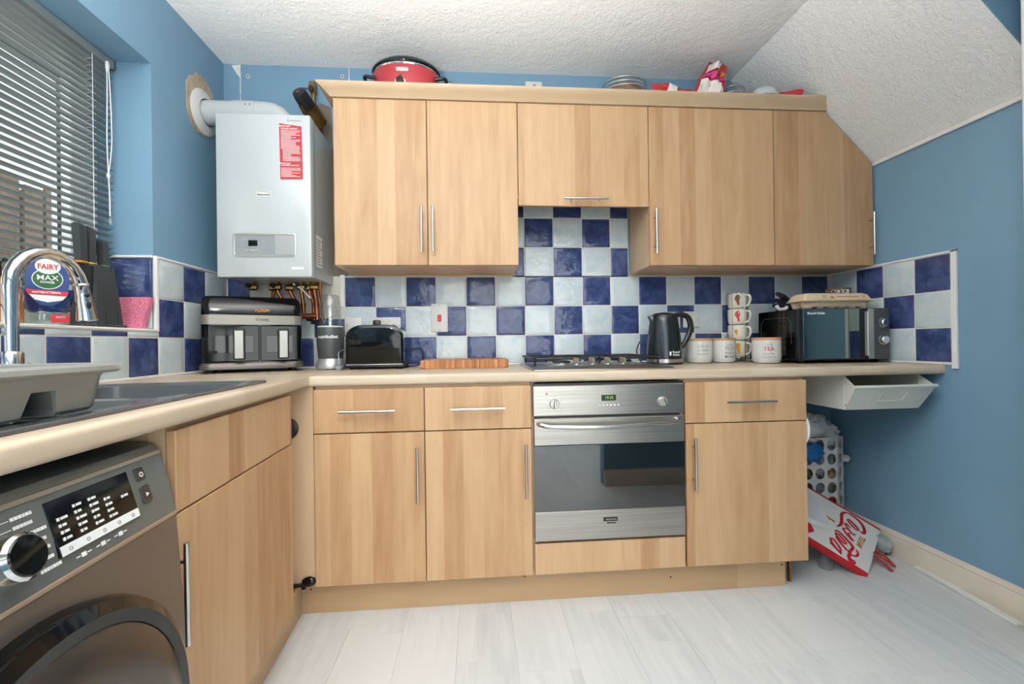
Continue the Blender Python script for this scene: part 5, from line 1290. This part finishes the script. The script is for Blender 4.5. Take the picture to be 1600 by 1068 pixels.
# white and red tote bag leaning in the corner
BO = Vector((2.202, -.21, .272)); EU = Vector((.80413, -.29241, -.51757)); EV = Vector((-.54283, -.71608, -.43882)); EN = EU.cross(EV).normalized()
if EN.z < 0: EN = -EN
def bagpt(u, v, w=0):
    bul = .010*math.sin(PI*min(max((u+.1)/.4, 0), 1))*math.sin(PI*min(max(v/.335, 0), 1))
    return BO+EU*u+EV*v+EN*(w+bul)
def bq(a, b):  # a,b in 0..1 over the skewed outline
    return (-.10+(.341-.101*b+.10)*a, .338*b)
def bag_sheet(a0, a1, b0, b1, w0, w1, n=10):
    mb = MB(); lo_ = []
    for w in (w0, w1):
        for j in range(n+1): lo_.append([bagpt(*bq(a0+(a1-a0)*i/n, b0+(b1-b0)*j/n), w) for i in range(n+1)])
    vs = [p for l in lo_ for p in l]; fs = []; s_ = n+1; o_ = s_*s_
    for j in range(n):
        for i in range(n):
            q = (j*s_+i, j*s_+i+1, (j+1)*s_+i+1, (j+1)*s_+i); fs.append(q); fs.append(tuple(k+o_ for k in q[::-1]))
    for i in range(n):
        fs += [(i, i+1, i+1+o_, i+o_), (n*s_+i, n*s_+i+1, n*s_+i+1+o_, n*s_+i+o_), (i*s_, (i+1)*s_, (i+1)*s_+o_, i*s_+o_), (i*s_+n, (i+1)*s_+n, (i+1)*s_+n+o_, i*s_+n+o_)]
    return mb.add(vs, fs)
tg = thing('tote_bag', 'white tote bag with red script lettering leaning in the corner on the floor', 'bag', (2.25, -.40, 0))
sh = part('bag_front', bag_sheet(0, 1, 0, 1, -.014, 0), 'cloth_white', tg)
part('red_edge', bag_sheet(0, 1, -.004, .026, -.015, .0012), 'coke_red', tg)
part('red_edge', bag_sheet(0, 1, .945, 1.012, -.017, .0014), 'coke_red', tg)
def stroke(pts, wid, closed=False):
    p = spline([(a, b, 0) for a, b in pts], 6, closed); n = len(p); L_ = []; R_ = []
    for i in range(n):
        d = (p[min(i+1, n-1)]-p[max(i-1, 0)]); d = d.normalized() if d.length else Vector((1, 0, 0)); t_ = i/(n-1)
        # broad-nib pen: width depends on direction, thin at the ends
        w = wid*(.35+.65*abs(d.x*.5+d.y*.85))*(.45+.55*min(1, 6*min(t_, 1-t_)+.15))
        q = Vector((-d.y, d.x, 0))*w/2; L_.append(p[i]+q); R_.append(p[i]-q)
    vs = [bagpt(a.x, a.y, .0012) for a in L_]+[bagpt(a.x, a.y, .0012) for a in R_]
    return vs, [(i, i+1, n+i+1, n+i) for i in range(n-1)]
ST = {'C': ([(.1171, .163), (.131, .1464), (.1411, .1242), (.1455, .095), (.1483, .0694), (.158, .0449), (.1772, .0253), (.1996, .0191), (.2252, .0252), (.2455, .0382), (.2554, .0646), (.2525, .0905), (.2427, .1026), (.2328, .0965)], .0105),
 'o': ([(.1778, .0691), (.1862, .066), (.2085, .0800), (.2222, .0953), (.214, .1058), (.1947, .0978), (.179, .0817), (.1772, .0691)], .0075),
 'c': ([(.2042, .1391), (.1936, .1521), (.176, .1400), (.1609, .119), (.166, .1080), (.1861, .1194)], .0075),
 'a': ([(.184, .1433), (.163, .1413), (.1472, .1538), (.1565, .1714), (.1758, .1866), (.1881, .1906), (.1694, .1657), (.190, .1500)], .0075),
 'C2': ([(.2003, .2312), (.2066, .2482), (.1945, .27), (.1758, .2778), (.1622, .2956), (.1698, .3016), (.1873, .3045), (.178, .3177), (.1645, .3029), (.1712, .2622), (.1844, .2281), (.1537, .2049), (.1174, .1903), (.106, .2038)], .0095),
 'o2': ([(.1078, .2087), (.1202, .2077), (.144, .221), (.1534, .2329), (.143, .2388), (.1153, .2236), (.1068, .2087)], .0075),
 'l': ([(.1064, .2312), (.1336, .2519), (.153, .2645), (.1727, .2676)], .0075),
 'a2': ([(.1298, .303), (.1256, .2786), (.1006, .2548), (.0864, .2558), (.0894, .2743), (.1106, .2921), (.1318, .305), (.106, .292), (.0807, .2826)], .0075)}
for k, (p, w) in ST.items():
    vs, fs = stroke(p, w*1.8); part('script_letter', MB().add(vs, fs), 'coke_red', sh, ang=0)
tm = frame(bagpt(.226, .165, .0014), bagpt(.210, .215)-bagpt(.242, .125), EU)
part('lettering', text_mb('TEAM', .034, tm, sx=.95, bold=.02), 'orange_print', sh, ang=0)
vs = [bagpt(u, v, .0012) for u, v in ((.066, .130), (.112, .139), (.103, .153), (.090, .147), (.083, .155))]
part('print', MB().add(vs, [tuple(range(5))]), 'orange_print', sh, ang=0)
o = part('paper_bag', MB().loft([[bagpt(u, v, .004) for u, v in ((-.09, .02), (.0, .045), (.028, .07), (.068, .135), (.082, .215), (.03, .235), (-.09, .25))], [bagpt(u, v, .016) for u, v in ((-.09, .03), (-.005, .06), (.018, .085), (.055, .14), (.066, .205), (.02, .222), (-.09, .235))]]), 'bag_white', base=(2.15, -.3, .2), ang=25); setp(o, 'white paper bag folded over the left side of the tote bag', 'bag')
o = part('red_packet', MB().loft([[bagpt(u, v, .0025) for u, v in ((-.05, .235), (-.005, .25), (.012, .275), (-.012, .30), (-.05, .31))], [bagpt(u, v, .012) for u, v in ((-.05, .245), (-.008, .256), (.004, .275), (-.016, .292), (-.05, .298))]]), 'coke_red', base=(2.0, -.42, .15)); setp(o, 'small red packet on the tote bag beside the cabinet', 'packet')
o = part('grey_bag', crumple((2.440, -.345, .046), .032, .05, .043, 41, .2), 'bag_grey', base=(2.44, -.345, 0), ang=50); setp(o, 'grey crumpled bag on the floor against the skirting, behind the tote bag', 'plastic bag')
rt = thing('red_bag_handles', 'red fabric bag straps trailing on the floor right of the tote bag', 'strap', (2.35, -.45, 0))
for i, p in enumerate(([(2.36, -.415, .05), (2.385, -.43, .03), (2.40, -.45, .006)], [(2.31, -.45, .045), (2.34, -.47, .02), (2.345, -.50, .006)], [(2.33, -.43, .05), (2.36, -.45, .03), (2.385, -.475, .01)])):
    mb = MB().tube(spline(p, 5), .013, 8, flat=.28); part('strap', mb, 'coke_red', rt)
o = part('clear_tub', MB().lathe([(.03, 0), (.036, .035), (.039, .037)], (2.10, -.435, .0005), 20, cap1=False), 'clear_plastic', base=(2.10, -.435, 0)); setp(o, 'small clear plastic pot on the floor under the tote bag', 'pot')

# ------------------------------------------------------------------ window sill
SZ = 1.066
kbk = thing('knife_block', 'dark grey knife block with five knives on the window sill', 'knife block', (-.675, -.70, SZ))
ky0, ky1 = -.722, -.605
part('base', MB().box(-.722, -.63, ky0-.004, ky1+.012, SZ, SZ+.010, .003), 'knife_grey', kbk)
part('core', MB().box(-.708, -.652, ky0+.008, ky1-.008, SZ+.009, SZ+.200), 'black_rubber', kbk)
for i in range(3):
    a0 = ky0+(ky1-ky0)*(.02, .40, .84)[i]; a1 = ky0+(ky1-ky0)*(.355, .79, .99)[i]
    t0 = ky0+.018+(ky1-ky0-.04)*(0, .37, .86)[i]; t1_ = ky0+.018+(ky1-ky0-.04)*(.32, .81, 1)[i]
    mb = MB(); mb.loft([[(-.715, a0, SZ+.01), (-.635, a0, SZ+.01), (-.635, a1, SZ+.01), (-.715, a1, SZ+.01)], [(-.715, t0-.004, SZ+.14), (-.640, t0-.004, SZ+.14), (-.640, t1_+.004, SZ+.14), (-.715, t1_+.004, SZ+.14)], [(-.712, t0, SZ+.207), (-.648, t0, SZ+.207), (-.648, t1_, SZ+.207), (-.712, t1_, SZ+.207)]])
    part('block_section', mb, 'knife_grey', kbk)
KN = ((-.722, 1.400, .017, 'orange_print', 'orange'), (-.704, 1.388, .010, 'black_print', 'plain black'), (-.688, 1.398, .016, 'orange_print', 'yellow'), (-.666, 1.355, .009, 'black_print', 'short plain black'), (-.636, 1.362, .015, 'green_print', 'green'))
plain('collar_yellow', 'd9b22c', .4); plain('collar_green', '6d9a3c', .4)
wh = ('leftmost in', 'second from left in', 'middle one in', 'fourth from left in', 'rightmost in')
for i, (y, zt_, w, m, nm) in enumerate(KN):
    k = thing('kitchen_knife', 'black-handled knife with '+(nm+' collar, ' if i in (0, 2, 4) else 'no bright collar, ')+wh[i]+' the knife block', 'knife', (-.68, y, SZ+.207), 'knives in the block')
    z0 = SZ+.2075; x = -.675 if i % 2 == 0 else -.695
    mb = MB(); mb.loft([[(x-.009, y-w*.8, z0+.006), (x+.009, y-w*.8, z0+.006), (x+.009, y+w*.8, z0+.006), (x-.009, y+w*.8, z0+.006)], [(x-.011, y-w*.75-.003, (z0+zt_)/2), (x+.011, y-w*.75-.003, (z0+zt_)/2), (x+.011, y+w*.75-.003, (z0+zt_)/2), (x-.011, y+w*.75-.003, (z0+zt_)/2)], [(x-.011, y-w-.006, zt_-.004), (x+.011, y-w-.006, zt_-.004), (x+.011, y+w-.007, zt_-.01), (x-.011, y+w-.007, zt_-.01)], [(x-.007, y-w*.7-.006, zt_), (x+.007, y-w*.7-.006, zt_), (x+.007, y+w*.7-.007, zt_-.003), (x-.007, y+w*.7-.007, zt_-.003)]])
    part('handle', mb, 'knife_grey', k)
    part('collar', MB().box(x-.010, x+.010, y-w*.85, y+w*.85, z0, z0+.008, .002), ('orange_print', 'black_print', 'collar_yellow', 'black_print', 'collar_green')[i], k)
sp = thing('pink_sponge', 'pink sponge leaning on the blue tile at the end of the sill', 'sponge', (-.66, -.515, SZ))
mb = MB(); mb.loft([[(-.706, -.545, SZ+.0005), (-.620, -.545, SZ+.0005), (-.620, -.522, SZ+.0005), (-.706, -.522, SZ+.0005)], [(-.716, -.530, SZ+.085), (-.604, -.530, SZ+.085), (-.604, -.507, SZ+.085), (-.716, -.507, SZ+.085)], [(-.718, -.527, SZ+.117), (-.602, -.527, SZ+.117), (-.602, -.504, SZ+.117), (-.718, -.504, SZ+.117)]])
part('sponge_body', mb, 'pink_sponge', sp); r_ = random.Random(21); mb = MB()
for i in range(90):
    z = r_.uniform(SZ+.008, SZ+.112); x = r_.uniform(-.700, -.612); yy = -.545+(z-SZ)*.16-.0006; s_ = r_.uniform(.0008, .002)
    mb.lathe([(s_, 0), (s_*.6, .0006)], (x, yy, z), 6, axis=(0, -1, 0))
o = part('pore', mb, 'red_print', sp, ang=0); o['kind'] = 'stuff'
# washing-up liquid, inverted bottle standing on its cap
fb_ = thing('washing_up_liquid', 'blue inverted washing-up liquid bottle with green label on the sill behind the tap', 'bottle', (-.672, -.842, SZ))
bc = (-.672, -.842, SZ)
ax_ = Vector((.80, -.60, 0))
def ov_lathe(prof, n=28, **k):
    mb = MB(Matrix.Translation(bc) @ Matrix.Rotation(-.82, 4, 'Z')); return mb.lathe(prof, (0, 0, 0), n, .42, 1, **k)
part('cap', ov_lathe([(.043, .0005), (.047, .004), (.048, .036), (.045, .040)]), 'bottle_clear', fb_)
bt = part('bottle', ov_lathe([(.042, .037), (.052, .055), (.059, .090), (.060, .125), (.054, .165), (.044, .195), (.032, .215), (.018, .226), (.004, .229)]), 'bottle_clear', fb_)
part('liquid', ov_lathe([(.040, .040), (.050, .056), (.057, .090), (.058, .108)]), 'soap_blue', fb_)
lf = Matrix.Translation(bc) @ Matrix.Rotation(-.82, 4, 'Z') @ frame((.0275, 0, .13), (0, 1, 0), (0, 0, 1))
def lab(name, pts, m, z, parent): return part(name, MB(lf).prism(pts, 'z', z-.0012, z), m, parent, ang=0)
ell = lambda cx_, cy_, rx, ry, n=24: [(cx_+rx*math.cos(2*PI*k/n), cy_+ry*math.sin(2*PI*k/n)) for k in range(n)]
l0 = lab('label', ell(0, -.002, .046, .072), 'blue_print', .0, bt)
lab('label_band', [(-.045, -.026), (.044, -.030), (.040, -.043), (-.040, -.040)], 'red_print', .0012, l0)
lab('label_panel', [(-.038, -.041), (.039, -.044), (.030, -.056), (.0, -.063), (-.026, -.056)], 'white_print', .0011, l0)
lab('label_disc', ell(0, .005, .0325, .030), 'white_print', .0013, l0); lab('label_disc', ell(0, .005, .0305, .0275), 'green_print', .0022, l0)
lab('label_disc', ell(.001, .042, .0265, .0225), 'white_print', .0026, l0)
tx = lambda x, y, z: lf @ Matrix.Translation((x, y, z))
part('lettering', text_mb('FAIRY', .0215, tx(.001, .040, .003), sx=.78, bold=.03), 'red_print', l0, ang=0)
part('lettering', text_mb('MAX', .021, tx(0, .008, .0028), bold=.008), 'white_print', l0, ang=0)
part('lettering', text_mb('POWER', .0085, tx(0, -.005, .0028), bold=.02), 'white_print', l0, ang=0)
part('lettering', text_mb('ANTIBACTERIAL', .0082, tx(-.002, -.0345, .0018), bold=.02), 'white_print', l0, ang=0)
mb = MB(lf); mb.prism([(.008, -.098), (.046, -.098), (.046, -.122), (.008, -.122), (.002, -.11)], 'z', -.004, -.002); tgx = part('red_tag', mb, 'red_print', fb_)
part('lettering', text_mb('ANTI', .009, tx(.026, -.106, -.0016)), 'white_print', tgx, ang=0)
lb2 = thing('amber_bottle', 'amber soap bottle on the sill at the left edge behind the tap', 'bottle', (-.675, -.975, SZ))
part('bottle', MB().lathe([(.044, .0005), (.046, .006), (.046, .078), (.040, .098), (.024, .112), (.014, .118), (.014, .128)], (-.675, -.975, SZ), 26), 'amber', lb2)
part('cap', MB().lathe([(.016, .126), (.016, .142), (.006, .144), (.006, .165)], (-.675, -.975, SZ), 18), 'black_plastic', lb2)
o = part('pump_nozzle', MB().tube([(-.675, -.975, SZ+.165), (-.66, -.985, SZ+.168), (-.635, -1.0, SZ+.166)], .0055, 8), 'black_plastic', lb2)
